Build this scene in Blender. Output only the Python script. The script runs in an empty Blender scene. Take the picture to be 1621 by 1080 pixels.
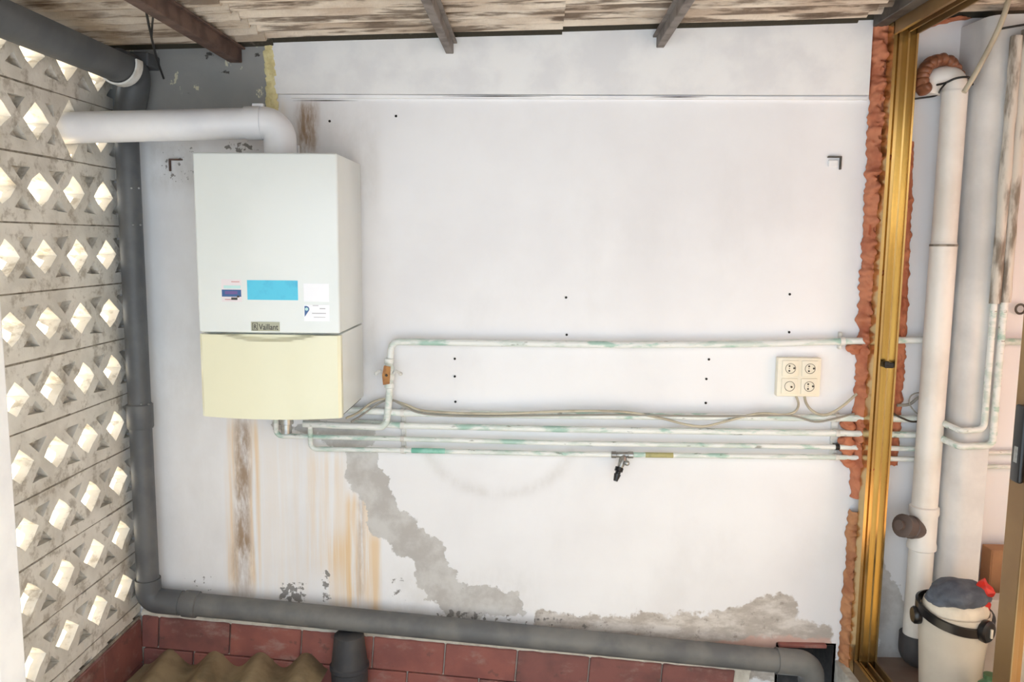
import bpy, bmesh, math, random
import numpy as np
from mathutils import Vector, Matrix, noise
from mathutils.geometry import tessellate_polygon
random.seed(7); np.random.seed(7)
PI = math.pi
scene = bpy.context.scene
C = scene.collection

# ------------------------------------------------------------------ camera
FPX, CX, CY = 1280.0, 810.5, 540.0
YAW, PITCH, ROLL = math.radians(1.57), math.atan(157/FPX), 0.009
CAM = Vector((0, -2.85, 1.45))
_f0 = Vector((-math.sin(YAW), math.cos(YAW), 0)); _r0 = Vector((math.cos(YAW), math.sin(YAW), 0))
FWD = (_f0*math.cos(PITCH) - Vector((0,0,1))*math.sin(PITCH)).normalized()
_u0 = _r0.cross(FWD)
UP = _u0*math.cos(ROLL) - _r0*math.sin(ROLL)
RGT = _r0*math.cos(ROLL) + _u0*math.sin(ROLL)
cd = bpy.data.cameras.new('camera'); cam = bpy.data.objects.new('camera', cd); C.objects.link(cam)
cd.sensor_fit = 'HORIZONTAL'; cd.sensor_width = 36; cd.lens = FPX/1621*36; cd.clip_start = 0.02
cam.matrix_world = Matrix(((RGT.x,UP.x,-FWD.x,CAM.x),(RGT.y,UP.y,-FWD.y,CAM.y),(RGT.z,UP.z,-FWD.z,CAM.z),(0,0,0,1)))
scene.camera = cam

# ------------------------------------------------------------------ light
world = bpy.data.worlds.new('world'); scene.world = world; world.use_nodes = True
wn = world.node_tree.nodes; wl = world.node_tree.links
bg = wn['Background']; bg.inputs[0].default_value = (0.80, 0.905, 1.0, 1); bg.inputs[1].default_value = 3.0
sd = bpy.data.lights.new('sun', 'SUN'); sd.energy = 48; sd.angle = math.radians(1.0); sd.color = (1.0, 0.80, 0.48)
so = bpy.data.objects.new('sun', sd); C.objects.link(so)
so.rotation_euler = Vector((0.52, 0.50, -0.70)).to_track_quat('-Z', 'Y').to_euler()
# the camera's flash
fd = bpy.data.lights.new('camera_flash', 'AREA'); fd.shape = 'DISK'; fd.size = 0.25; fd.energy = 2.0; fd.color = (1.0, 1.0, 1.0)
fo = bpy.data.objects.new('camera_flash', fd); C.objects.link(fo); fo.location = CAM + Vector((0.05, -0.05, 0.2))
fo.rotation_euler = FWD.to_track_quat('-Z', 'Y').to_euler()
# warm lamp of the room on the right
ld = bpy.data.lights.new('room_lamp', 'AREA'); ld.shape = 'DISK'; ld.size = 0.35; ld.energy = 4; ld.color = (1.0, 0.46, 0.33)
lo = bpy.data.objects.new('room_lamp', ld); C.objects.link(lo); lo.location = (2.25, -0.95, 1.35)
lo.rotation_euler = Vector((-0.75, 0.95, -0.35)).to_track_quat('-Z', 'Y').to_euler()
vs = scene.view_settings
vs.view_transform = 'Standard'; vs.look = 'None'; vs.gamma = 1; vs.use_curve_mapping = False; vs.exposure = -0.22

# ------------------------------------------------------------------ pixel -> place on a plane
def ray(px, py): return (FWD*FPX + RGT*(px-CX) - UP*(py-CY)).normalized()
def W(px, py, y=0.0):
    d = ray(px, py); return CAM + d*((y-CAM.y)/d.y)
def L(px, py, x):
    d = ray(px, py); return CAM + d*((x-CAM.x)/d.x)
XL = W(196, 420).x

# ------------------------------------------------------------------ materials
def lin(c):
    return tuple(((v/255)/12.92 if v/255 <= .04045 else (((v/255)+.055)/1.055)**2.4) for v in c) + (1,)
class N:
    """small node helper"""
    def __init__(s, name):
        s.m = bpy.data.materials.new(name); s.m.use_nodes = True
        s.t = s.m.node_tree; s.n = s.t.nodes; s.b = s.n['Principled BSDF']
    def new(s, t, **kw):
        n = s.n.new(t)
        for k, v in kw.items(): setattr(n, k, v)
        return n
    def put(s, sock, v):
        if isinstance(v, bpy.types.NodeSocket): s.t.links.new(v, sock)
        elif v is not None: sock.default_value = v
    def coord(s, scale=(1,1,1)):
        tc = s.new('ShaderNodeTexCoord'); mp = s.new('ShaderNodeMapping'); mp.inputs['Scale'].default_value = scale
        s.t.links.new(tc.outputs['Object'], mp.inputs[0]); return mp.outputs[0]
    def geo(s, scale=(1,1,1)):
        tc = s.new('ShaderNodeNewGeometry'); mp = s.new('ShaderNodeMapping'); mp.inputs['Scale'].default_value = scale
        s.t.links.new(tc.outputs['Position'], mp.inputs[0]); return mp.outputs[0]
    def noise(s, scale, detail=5, vec=None, rough=.55):
        n = s.new('ShaderNodeTexNoise'); n.inputs['Scale'].default_value = scale; n.inputs['Detail'].default_value = detail
        n.inputs['Roughness'].default_value = rough
        s.put(n.inputs['Vector'], vec if vec is not None else s.geo()); return n.outputs['Fac']
    def ramp(s, fac, a, b):
        n = s.new('ShaderNodeMapRange'); n.interpolation_type = 'SMOOTHSTEP'
        n.inputs['From Min'].default_value = a; n.inputs['From Max'].default_value = b; s.put(n.inputs['Value'], fac); return n.outputs[0]
    def math(s, op, a, b=None):
        n = s.new('ShaderNodeMath', operation=op); s.put(n.inputs[0], a)
        if b is not None: s.put(n.inputs[1], b)
        return n.outputs[0]
    def mix(s, fac, a, b):
        n = s.new('ShaderNodeMix', data_type='RGBA'); s.put(n.inputs['Factor'], fac); s.put(n.inputs['A'], a); s.put(n.inputs['B'], b); return n.outputs['Result']
    def attr(s, name):
        n = s.new('ShaderNodeAttribute'); n.attribute_name = name; return n.outputs['Fac']
    def bump(s, h, strength=.3, dist=.01):
        n = s.new('ShaderNodeBump'); n.inputs['Strength'].default_value = strength; n.inputs['Distance'].default_value = dist
        s.put(n.inputs['Height'], h); s.t.links.new(n.outputs[0], s.b.inputs['Normal'])
    def col(s, v): s.put(s.b.inputs['Base Color'], v)
    def rough(s, v): s.put(s.b.inputs['Roughness'], v)
    def metal(s, v): s.put(s.b.inputs['Metallic'], v)
MATS = {}
def mat(name, c1, c2=None, scale=12, lo=.4, hi=.65, rough=.6, metal=0, bump=0, bscale=None, bdist=.004, stretch=(1,1,1), spec=None):
    if name in MATS: return MATS[name]
    g = N(name)
    if c2 is None: g.col(lin(c1))
    else:
        f = g.ramp(g.noise(scale, 6, g.geo(stretch)), lo, hi); g.col(g.mix(f, lin(c1), lin(c2)))
    g.rough(rough); g.metal(metal)
    if spec is not None: g.b.inputs['Specular IOR Level'].default_value = spec
    if bump: g.bump(g.noise(bscale or scale, 6, g.geo(stretch)), bump, bdist)
    MATS[name] = g.m; return g.m

white_paint = mat('white_paint', (238,238,238), (226,226,228), 6, rough=.7, bump=.15, bscale=25)
boiler_white = mat('boiler_white', (228,232,230), (223,228,226), 3, rough=.28)
boiler_cream = mat('boiler_cream', (231,228,200), (226,224,196), 3, rough=.22)
boiler_under = mat('boiler_under', (70,66,60), rough=.7)
pvc_white = mat('pvc_white', (232,232,234), (222,222,226), 5, rough=.35)
pvc_grey = mat('pvc_grey', (84,86,89), (98,99,100), 9, rough=.5, bump=.08, bscale=30)
pvc_grey_dusty = mat('pvc_grey_dusty', (96,97,98), (118,117,114), 7, rough=.6, bump=.1, bscale=30)
pvc_dark = mat('pvc_dark', (58,58,62), (72,70,70), 8, rough=.55)
pvc_brown = mat('pvc_brown', (92,78,72), (78,66,62), 10, rough=.5)
gutter_grey = mat('gutter_grey', (78,81,84), (88,90,92), 8, rough=.5)
clip_white = mat('clip_white', (226,225,220), (206,203,196), 30, rough=.6)
black_plastic = mat('black_plastic', (20,20,22), rough=.3)
black_wire = mat('black_wire', (18,17,17), rough=.5)
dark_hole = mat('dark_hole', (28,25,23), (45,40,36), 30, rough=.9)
cable_cream = mat('cable_cream', (196,188,166), (170,160,140), 12, rough=.5)
cable_grey = mat('cable_grey', (150,146,136), rough=.5)
socket_cream = mat('socket_cream', (240,232,212), (232,224,204), 9, rough=.35)
socket_dark = mat('socket_dark', (62,54,44), rough=.6)
chrome = mat('chrome', (175,175,172), (140,138,134), 40, rough=.3, metal=.8)
brass_handle = mat('brass_handle', (178,122,56), (150,96,40), 40, rough=.5)
gold = mat('gold_aluminium', (208,180,122), (188,158,102), 3, rough=.2, metal=.9, stretch=(6,6,.5))
bronze = mat('bronze_aluminium', (150,120,78), (132,102,66), 3, rough=.35, metal=.6)
dark_steel = mat('dark_steel', (92,86,80), (66,60,56), 14, rough=.6, metal=.2)
brown_steel = mat('brown_steel', (98,76,66), (70,52,46), 16, rough=.7, bump=.2, bscale=50)
grey_steel = mat('grey_steel', (128,120,114), (98,88,82), 16, rough=.65, bump=.2, bscale=50)
foam = mat('foam_orange', (196,124,90), (176,102,72), 14, rough=.75, bump=.35, bscale=60, bdist=.006)
foam_brown = mat('foam_brown', (132,84,58), (104,62,42), 18, rough=.45, bump=.3, bscale=50)
foam_yellow = mat('foam_yellow', (226,216,166), (206,192,140), 30, rough=.8, bump=.4, bscale=60)
block_mat = None
mortar = mat('mortar', (156,148,136), (120,112,100), 30, rough=.9, bump=.5, bscale=60)
mortar_light = mat('mortar_light', (214,208,196), (186,178,166), 20, rough=.9, bump=.5, bscale=40)
def make_cement():
    g = N('cement_grey'); c = g.mix(g.ramp(g.noise(5, 6), .3, .7), lin((136,138,138)), lin((150,150,148)))
    c = g.mix(g.ramp(g.noise(17, 7, g.geo((1.3,1,.8)), .6), .64, .67), c, lin((206,202,180)))
    c = g.mix(g.ramp(g.noise(12, 6, g.geo((1,1,1.4))), .66, .70), c, lin((70,68,66)))
    g.col(c); g.rough(.85); g.bump(g.noise(40, 6), .3, .004); return g.m
cement_grey = make_cement()

def make_tile(name, c1, c2):
    g = N(name); c = g.mix(g.ramp(g.noise(9, 7), .35, .68), lin(c1), lin(c2))
    c = g.mix(g.math('MULTIPLY', g.ramp(g.noise(14, 9, g.geo((.7,1,1.2)), .65), .52, .72), .5), c, lin((172,150,142)))
    c = g.mix(g.math('MULTIPLY', g.ramp(g.noise(24, 7), .62, .70), .5), c, lin((92,72,66)))
    g.col(c); g.rough(.5); g.bump(g.noise(35, 6), .2, .003); return g.m
tile_red = make_tile('tile_red', (154,94,84), (134,82,76))
tile_dark = make_tile('tile_red_dark', (138,88,82), (116,76,72))
cardboard = mat('cardboard', (170,128,92), (156,114,82), 6, rough=.85)
white_card = mat('white_card', (214,206,200), (200,192,186), 6, rough=.7)
green_plastic = mat('green_plastic', (72,104,66), rough=.4)
bin_cream = mat('bin_cream', (206,198,184), (196,188,174), 5, rough=.5)
bag_white = mat('bag_white', (222,212,194), (206,196,180), 12, rough=.5)
cloth_grey = mat('cloth_grey', (92,98,108), (74,78,88), 24, rough=.85, bump=.4, bscale=50)
red_plastic = mat('red_plastic', (214,44,30), (184,30,24), 20, rough=.4)
sticker_blue = mat('sticker_cyan', (88,200,230), (72,176,214), 28, .45, .8, rough=.35)
sticker_white = mat('sticker_white', (246,246,250), rough=.4)
sticker_pale = mat('sticker_pale', (232,224,226), rough=.4)
sticker_purple = mat('sticker_purple', (112,92,150), rough=.4)
sticker_navy = mat('sticker_navy', (62,98,150), rough=.4)
ink_blue = mat('ink_blue', (66,138,186), rough=.4)
ink_pale = mat('ink_teal', (190,226,224), rough=.4)
ink_grey = mat('ink_grey', (176,172,176), rough=.5)
ink_dark = mat('ink_dark', (70,66,62), rough=.5)
ink_red = mat('ink_red', (206,150,150), rough=.5)
plate_grey = mat('plate_gold_grey', (178,178,156), rough=.35)
lagging = mat('lagging', (214,208,198), (132,122,110), 18, .44, .58, rough=.85, bump=.5, bscale=40, stretch=(1,1,.25))
floor_in_mat = mat('floor_brown', (150,128,112), (128,108,96), 5, rough=.6)
floor_pat_mat = mat('floor_patio', (104,104,104), (88,88,88), 6, rough=.8)

def make_block_mat():
    g = N('lattice_cement')
    c = g.mix(g.ramp(g.noise(7, 6), .35, .7), lin((234,230,222)), lin((208,203,194)))
    d = g.ramp(g.noise(21, 9, None, .65), .50, .66)
    c = g.mix(g.math('MULTIPLY', d, .6), c, lin((146,134,116)))
    g.col(c); g.rough(.9); g.bump(g.noise(70, 6), .35, .004); return g.m
block_mat = make_block_mat()

def make_pipe_paint():
    g = N('painted_copper')
    v = g.geo((2.2, 8, 8))
    c = g.mix(g.ramp(g.noise(5, 4, v), .45, .62), lin((232,234,230)), lin((206,216,208)))
    c = g.mix(g.math('MULTIPLY', g.ramp(g.noise(4.3, 5, g.geo((1.6,5,5))), .56, .66), .8), c, lin((150,190,174)))
    c = g.mix(g.math('MULTIPLY', g.ramp(g.noise(16, 6, g.geo((1,3,3))), .62, .70), .75), c, lin((112,112,100)))
    g.col(c); g.rough(.45); g.bump(g.noise(40, 4), .15, .003); return g.m
pipe_paint = make_pipe_paint()

def make_roof_mat(name, a, b, dark, amount):
    g = N(name)
    c = g.mix(g.ramp(g.noise(9, 8, g.geo((.5,1.5,1.5))), .35, .68), lin(a), lin(b))
    st = g.ramp(g.noise(7, 8, g.geo((.45,4.5,1))), .66-amount, .78-amount)
    c = g.mix(g.math('MULTIPLY', st, .85), c, lin(dark))
    shade_st = g.ramp(g.noise(6, 6, g.geo((.6,9,1)), .6), .50, .60)  # dark streaks along x paint in the shade between the corrugations
    c = g.mix(g.math('MULTIPLY', shade_st, .8), c, lin(dark))
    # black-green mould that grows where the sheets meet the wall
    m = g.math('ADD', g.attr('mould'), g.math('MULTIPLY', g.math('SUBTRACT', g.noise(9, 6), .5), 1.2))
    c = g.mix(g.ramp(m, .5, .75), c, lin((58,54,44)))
    g.col(c); g.rough(.95); g.bump(g.noise(60, 8), .6, .006); return g.m
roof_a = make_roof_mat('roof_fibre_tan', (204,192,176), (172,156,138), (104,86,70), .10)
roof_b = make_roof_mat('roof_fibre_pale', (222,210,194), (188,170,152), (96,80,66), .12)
low_roof = mat('low_roof_mossy', (166,148,116), (124,108,82), 6, .35, .65, rough=.95, bump=.4, bscale=40)

def make_wall_mat():
    g = N('wall_plaster')
    base = g.mix(g.ramp(g.noise(1.6, 5), .35, .7), lin((238,238,240)), lin((229,228,230)))
    sm = g.ramp(g.noise(3.2, 7, g.geo((1,1,.55)), .6), .52, .72)
    base = g.mix(g.math('MULTIPLY', sm, .25), base, lin((214,212,212)))
    gr = g.math('MULTIPLY', g.attr('grime_shade'), g.ramp(g.noise(9, 8, g.geo((1,1,.5)), .65), .30, .66))
    base = g.mix(gr, base, lin((176,170,160)))
    # rust run-off
    stv = g.geo((26, 1, .9)); stn = g.noise(1.5, 5, stv, .6)
    ru = g.math('MULTIPLY', g.attr('rust'), g.ramp(stn, .30, .62))
    base = g.mix(ru, base, lin((230,200,158)))
    br = g.math('MULTIPLY', g.attr('brown'), g.ramp(g.noise(1.9, 6, g.geo((20,1,5)), .65), .28, .62))
    base = g.mix(br, base, lin((158,134,110)))
    # flaked paint, grey cement showing
    n1 = g.math('MULTIPLY', g.math('SUBTRACT', g.noise(13, 9, None, .6), .5), .14)
    pk = g.ramp(g.math('ADD', g.attr('peel'), n1), -.002, .004)
    pc = g.mix(g.ramp(g.noise(8, 8, None, .65), .38, .62), lin((204,202,199)), lin((180,176,172)))
    base = g.mix(g.math('MULTIPLY', pk, .95), base, pc)
    # damp, salted band above the drain pipe
    n2 = g.math('MULTIPLY', g.math('SUBTRACT', g.noise(15, 9, None, .62), .5), .12)
    bk = g.ramp(g.math('ADD', g.attr('damp'), n2), -.004, .008)
    bc = g.mix(g.ramp(g.noise(11, 9, g.geo((.6,1,1.4)), .68), .40, .62), lin((176,168,160)), lin((214,208,202)))
    bc = g.mix(g.math('MULTIPLY', g.ramp(g.noise(30, 8, None, .7), .56, .66), .6), bc, lin((128,116,108)))
    base = g.mix(bk, base, bc)
    pinkm = g.ramp(g.math('ADD', g.attr('pink'), g.math('MULTIPLY', g.math('SUBTRACT', g.noise(14, 8), .5), .08)), -.004, .012)
    base = g.mix(g.math('MULTIPLY', pinkm, .8), base, lin((206,168,154)))
    # mould specks
    mo = g.math('ADD', g.attr('mold'), g.math('MULTIPLY', g.math('SUBTRACT', g.noise(42, 7, None, .6), .5), 2.4))
    mk = g.ramp(mo, .72, .84)
    base = g.mix(g.math('MULTIPLY', mk, .85), base, lin((112,108,104)))
    g.col(base); g.rough(.75)
    h = g.math('ADD', g.math('MULTIPLY', g.noise(30, 6), .25), g.math('MULTIPLY', g.math('ADD', pk, bk), -.6))
    g.bump(h, .35, .006)
    return g.m
wall_mat = make_wall_mat()

# ------------------------------------------------------------------ building helpers
def wloc(o):
    v = Vector((0,0,0))
    while o is not None: v += o.location; o = o.parent
    return v
def setp(o, label=None, cat=None, group=None, kind=None):
    if label: o['label'] = label
    if cat: o['category'] = cat
    if group: o['group'] = group
    if kind: o['kind'] = kind
    return o
def mesh_of(bm, name, smooth=False, angle=None):
    bmesh.ops.recalc_face_normals(bm, faces=bm.faces[:])
    me = bpy.data.meshes.new(name); bm.to_mesh(me); bm.free()
    if smooth:
        me.polygons.foreach_set('use_smooth', [True]*len(me.polygons))
        me.set_sharp_from_angle(angle=math.radians(angle or 40))
    return me
def obj(name, bm, m, parent=None, smooth=False, base=None, angle=None):
    """bm is in world coordinates"""
    me = bm if isinstance(bm, bpy.types.Mesh) else mesh_of(bm, name, smooth, angle)
    if m is not None and not me.materials: me.materials.append(m)
    o = bpy.data.objects.new(name, me); C.objects.link(o)
    if parent is not None:
        o.parent = parent; off = wloc(parent); me.transform(Matrix.Translation(-off))
    else:
        if base is None:
            co = np.empty(len(me.vertices)*3); me.vertices.foreach_get('co', co); co = co.reshape(-1,3)
            mn, mx = co.min(0), co.max(0); base = ((mn[0]+mx[0])/2, (mn[1]+mx[1])/2, mn[2])
        o.location = base; me.transform(Matrix.Translation(-Vector(base)))
    return o
def thing(name, loc, label=None, cat=None, group=None, kind=None):
    o = bpy.data.objects.new(name, None); C.objects.link(o); o.location = loc; o.empty_display_size = .05
    return setp(o, label, cat, group, kind)
def B(): return bmesh.new()
def solid(bm, t):
    bmesh.ops.recalc_face_normals(bm, faces=bm.faces[:]); bm.normal_update()
    bmesh.ops.solidify(bm, geom=bm.faces[:], thickness=t)
def box(bm, a, b, bevel=0, segs=2, rot=None):
    a, b = Vector(a), Vector(b); c = (a+b)/2; s = b-a
    M = Matrix.Translation(c) @ (rot.to_4x4() if rot else Matrix.Identity(4)) @ Matrix.Diagonal((abs(s.x),abs(s.y),abs(s.z),1))
    r = bmesh.ops.create_cube(bm, size=1, matrix=M)
    if bevel:
        es = list({e for v in r['verts'] for e in v.link_edges})
        bmesh.ops.bevel(bm, geom=es, offset=bevel, segments=segs, profile=.5, affect='EDGES')
    return bm
def fillet(pts, r, n=7):
    pts = [Vector(p) for p in pts]; out = [pts[0]]
    for i in range(1, len(pts)-1):
        p, a, b = pts[i], pts[i-1], pts[i+1]
        da, db = (a-p), (b-p); la, lb = da.length, db.length
        da.normalize(); db.normalize(); ang = da.angle(db)
        if ang > math.radians(176): out.append(p); continue
        t = min(r/math.tan(ang/2), la*.49, lb*.49); rr = t*math.tan(ang/2)
        c = p + (da+db).normalized()*(rr/math.sin(ang/2))
        s, e = p+da*t-c, p+db*t-c; tot = s.angle(e); ax = s.cross(e).normalized()
        for k in range(n+1): out.append(c + Matrix.Rotation(tot*k/n, 3, ax) @ s)
    out.append(pts[-1]); return out
def tube(bm, pts, r, segs=14, caps=True, rfun=None):
    pts = [Vector(p) for p in pts]; rings = []; prev = None
    for i, p in enumerate(pts):
        t = (pts[min(i+1,len(pts)-1)]-pts[max(i-1,0)]).normalized()
        if prev is None:
            a = Vector((0,0,1)) if abs(t.z) < .9 else Vector((1,0,0)); n = (a - t*a.dot(t)).normalized()
        else: n = (prev - t*prev.dot(t)).normalized()
        prev = n; b = t.cross(n); rr = rfun(i/(len(pts)-1)) if rfun else r
        rings.append([bm.verts.new(p + (n*math.cos(2*PI*k/segs) + b*math.sin(2*PI*k/segs))*rr) for k in range(segs)])
    for i in range(len(rings)-1):
        for k in range(segs):
            bm.faces.new((rings[i][k], rings[i][(k+1)%segs], rings[i+1][(k+1)%segs], rings[i+1][k]))
    if caps: bm.faces.new(rings[0][::-1]); bm.faces.new(rings[-1])
    return bm
def smoothpath(pts, n=8):
    pts = [Vector(p) for p in pts]; q = [pts[0]*2-pts[1]] + pts + [pts[-1]*2-pts[-2]]; out = []
    for i in range(1, len(q)-2):
        for k in range(n):
            t = k/n; a, b, c, d = q[i-1], q[i], q[i+1], q[i+2]
            out.append(.5*((2*b) + (c-a)*t + (2*a-5*b+4*c-d)*t*t + (3*b-a-3*c+d)*t**3))
    out.append(pts[-1]); return out
def lathe(bm, prof, M, segs=24):
    """prof: (radius, height) along local z; M places it"""
    rings = []
    for r, h in prof:
        if r < 1e-5: rings.append([bm.verts.new(M @ Vector((0,0,h)))])
        else: rings.append([bm.verts.new(M @ Vector((r*math.cos(2*PI*k/segs), r*math.sin(2*PI*k/segs), h))) for k in range(segs)])
    for a, b in zip(rings, rings[1:]):
        if len(a) == 1 and len(b) == 1: continue
        for k in range(segs):
            k2 = (k+1) % segs
            if len(a) == 1: bm.faces.new((a[0], b[k], b[k2]))
            elif len(b) == 1: bm.faces.new((a[k], a[k2], b[0]))
            else: bm.faces.new((a[k], a[k2], b[k2], b[k]))
    return bm
def frame_at(o, axis):
    z = Vector(axis).normalized(); x = Vector((0,0,1)) if abs(z.z) < .9 else Vector((1,0,0))
    x = (x - z*x.dot(z)).normalized(); y = z.cross(x)
    return Matrix(((x.x,y.x,z.x,o[0]),(x.y,y.y,z.y,o[1]),(x.z,y.z,z.z,o[2]),(0,0,0,1)))
def prism(bm, pts2, y0, y1):
    """outline in (x,z), extruded along y"""
    a = [bm.verts.new((x, y0, z)) for x, z in pts2]; b = [bm.verts.new((x, y1, z)) for x, z in pts2]
    n = len(a); bm.faces.new(a); bm.faces.new(b[::-1])
    for i in range(n): bm.faces.new((a[i], b[i], b[(i+1)%n], a[(i+1)%n]))
    return bm
def sdf(poly, X, Z):
    """signed distance, positive inside"""
    P = np.array(poly); d = np.full(X.shape, 1e9); ins = np.zeros(X.shape, bool)
    for i in range(len(P)):
        a, b = P[i], P[(i+1)%len(P)]; e = b-a
        t = np.clip(((X-a[0])*e[0]+(Z-a[1])*e[1])/(e@e+1e-12), 0, 1)
        d = np.minimum(d, np.hypot(X-a[0]-t*e[0], Z-a[1]-t*e[1]))
        c = ((a[1] > Z) != (b[1] > Z)) & (X < (b[0]-a[0])*(Z-a[1])/((b[1]-a[1]) if b[1] != a[1] else 1e-12)+a[0]); ins ^= c
    return np.where(ins, d, -d)
def wp(pts, y=0.0): return [(W(x, z, y).x, W(x, z, y).z) for x, z in pts]

# ------------------------------------------------------------------ key measures
rl, rr = W(440, 72), W(1380, 45)
RS = (rr.z-rl.z)/(rr.x-rl.x)
def roofz(x): return rl.z + (x-rl.x)*RS + .014
XFR0, XFR1 = W(1376, 600).x, W(1418, 600).x          # window jamb across
XRW = 2.45
FLOOR_P = -.30; FZ = -.055
fx0, fx1 = W(1397, 300, -.08).x, W(1435, 300, -.08).x
nx0, nx1 = W(1232, 1040).x, W(1318, 1040).x; nz1 = W(1270, 1022).z; nz0 = FLOOR_P

# ------------------------------------------------------------------ back wall (grid with stain fields)
STEP = .0125
xs = np.arange(XL-.02, XRW+STEP, STEP); zs = np.arange(FLOOR_P, 2.36, STEP)
GX, GZ = np.meshgrid(xs, zs, indexing='ij')
ztop = rl.z + (GX-rl.x)*RS + .03
GZ2 = np.minimum(GZ, ztop)
nxn, nzn = GX.shape
idx = np.arange(nxn*nzn).reshape(nxn, nzn)
co = np.stack([GX.ravel(), np.zeros(GX.size), GZ2.ravel()], 1)
faces = []
keep = np.ones((nxn-1, nzn-1), bool)
cxm = (xs[:-1]+xs[1:])/2; czm = (zs[:-1]+zs[1:])/2
keep &= ~((cxm[:,None] > nx0) & (cxm[:,None] < nx1) & (czm[None,:] > nz0-1) & (czm[None,:] < nz1))
keep &= GZ[:-1,:-1] < ztop[:-1,:-1]
I, J = np.nonzero(keep)
faces = np.stack([idx[I,J], idx[I+1,J], idx[I+1,J+1], idx[I,J+1]], 1)
me = bpy.data.meshes.new('wall_back'); me.from_pydata(co.tolist(), [], faces.tolist())
wall = bpy.data.objects.new('wall_back', me); C.objects.link(wall); me.materials.append(wall_mat)
setp(wall, 'whitewashed back wall with rust runs and flaking paint', kind='structure')
def soft(v, a, b): 
    t = np.clip((v-a)/(b-a), 0, 1); return t*t*(3-2*t)
def pxbox(x0, y0, x1, y1, sx=6, sy=25):
    """soft rectangle given in wall pixels -> field 0..1"""
    a, b = W(x0, y0), W(x1, y1); s1, s2 = sx/450, sy/450
    a2, b2 = W(x0, y1), W(x1, y0)
    t = np.clip((GZ2-b.z)/(a.z-b.z), 0, 1)
    xa = a2.x + (a.x-a2.x)*t; xb = b.x + (b2.x-b.x)*t
    return soft(GX, xa-s1, xa+s1)*(1-soft(GX, xb-s1, xb+s1))*soft(GZ2, b.z-s2, b.z+s2)*(1-soft(GZ2, a.z-s2, a.z+s2))
F = {}
F['peel'] = np.maximum.reduce([sdf(wp(p), GX, GZ2) for p in (
    [(546,716),(598,714),(612,765),(640,806),(664,832),(700,872),(716,905),(726,930),(765,928),(812,938),(832,958),(834,972),(800,978),(770,974),(735,986),(704,972),(680,952),(664,922),(650,888),(630,880),(612,852),(584,850),(580,800),(562,780),(550,752)],
    [(432,668),(600,668),(598,712),(520,710),(505,684),(434,684)],
    [(1386,870),(1400,905),(1425,930),(1440,960),(1440,1060),(1388,1060)],)])
F['damp'] = np.maximum.reduce([sdf(wp(p), GX, GZ2) for p in (
    [(846,962),(900,970),(975,978),(1010,968),(1080,974),(1150,966),(1198,948),(1240,940),(1258,952),(1262,978),(1300,988),(1320,1000),(1320,1075),(1100,1050),(846,1010)],
    [(250,985),(250,1080),(1320,1080),(1320,1050),(1100,1040),(700,1000),(440,980)],)])
F['pink'] = sdf(wp([(1080,1020),(1200,1008),(1318,1008),(1318,1024),(1100,1036)]), GX, GZ2)
F['rust'] = np.clip(.75*pxbox(360,668,378,930)+.75*pxbox(394,668,412,930)+.42*pxbox(488,716,545,905,10,30)+.9*pxbox(548,785,586,955,6,20)
    +.85*pxbox(586,845,603,985,4,20)+.5*pxbox(520,850,560,970,10,30)+.16*pxbox(412,680,490,950,20,40)+.3*pxbox(425,160,450,215,8,12), 0, 1)
F['brown'] = np.clip(.95*pxbox(372,664,396,880,5,25)+.5*pxbox(366,860,402,952,8,22)+.95*pxbox(476,162,502,240,8,12)+.5*pxbox(468,164,484,250,8,14)+.45*pxbox(565,790,576,950,3,20), 0, 1)
F['mold'] = np.clip(.85*pxbox(438,918,488,962,14,12)+.78*pxbox(508,898,524,958,5,12)+.55*pxbox(286,905,345,945,14,14)+.42*pxbox(420,715,440,745,8,10)+.56*pxbox(250,228,318,300,14,14)
    +.75*pxbox(350,222,414,244,12,6)+.32*pxbox(620,905,640,948,8,10)+.55*pxbox(690,966,980,1002,30,8)+.4*pxbox(468,160,500,240,8,10)+.25*pxbox(1386,820,1440,1000,10,20)+.30*pxbox(540,870,760,990,30,30), 0, 1)
F['grime_shade'] = np.clip(.45*pxbox(236,215,312,300,10,20)+.12*pxbox(235,520,350,930,20,80)+.22*pxbox(470,160,600,330,10,40)+.28*pxbox(560,500,600,660,10,40)  # strip right of the boiler is painted shade, the other boxes grime
    +.08*pxbox(236,300,320,640,15,60)+.22*pxbox(600,900,850,990,30,30), 0, 1)
# faint round smear under the pipes
ctr = W(790, 690); rad = np.hypot((GX-ctr.x)/1.25, GZ2-ctr.z)
F['grime_shade'] = np.clip(F['grime_shade'] + .30*np.exp(-((rad-.215)/.02)**2)*(GZ2 < ctr.z-.04), 0, 1)
for k, v in F.items():
    a = me.attributes.new(k, 'FLOAT', 'POINT'); a.data.foreach_set('value', v.ravel().astype(np.float32))
# recess with the drain outlet
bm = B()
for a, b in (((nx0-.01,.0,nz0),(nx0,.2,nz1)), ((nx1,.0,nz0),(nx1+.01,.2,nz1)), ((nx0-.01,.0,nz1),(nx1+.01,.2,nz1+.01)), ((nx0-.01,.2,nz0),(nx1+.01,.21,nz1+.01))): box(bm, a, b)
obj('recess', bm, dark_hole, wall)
bm = B(); box(bm, (nx0-.005,-.02,nz1-.001), (nx1-.03,.03,nz1+.012), .003); obj('recess_lintel', bm, tile_red, wall)
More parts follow.
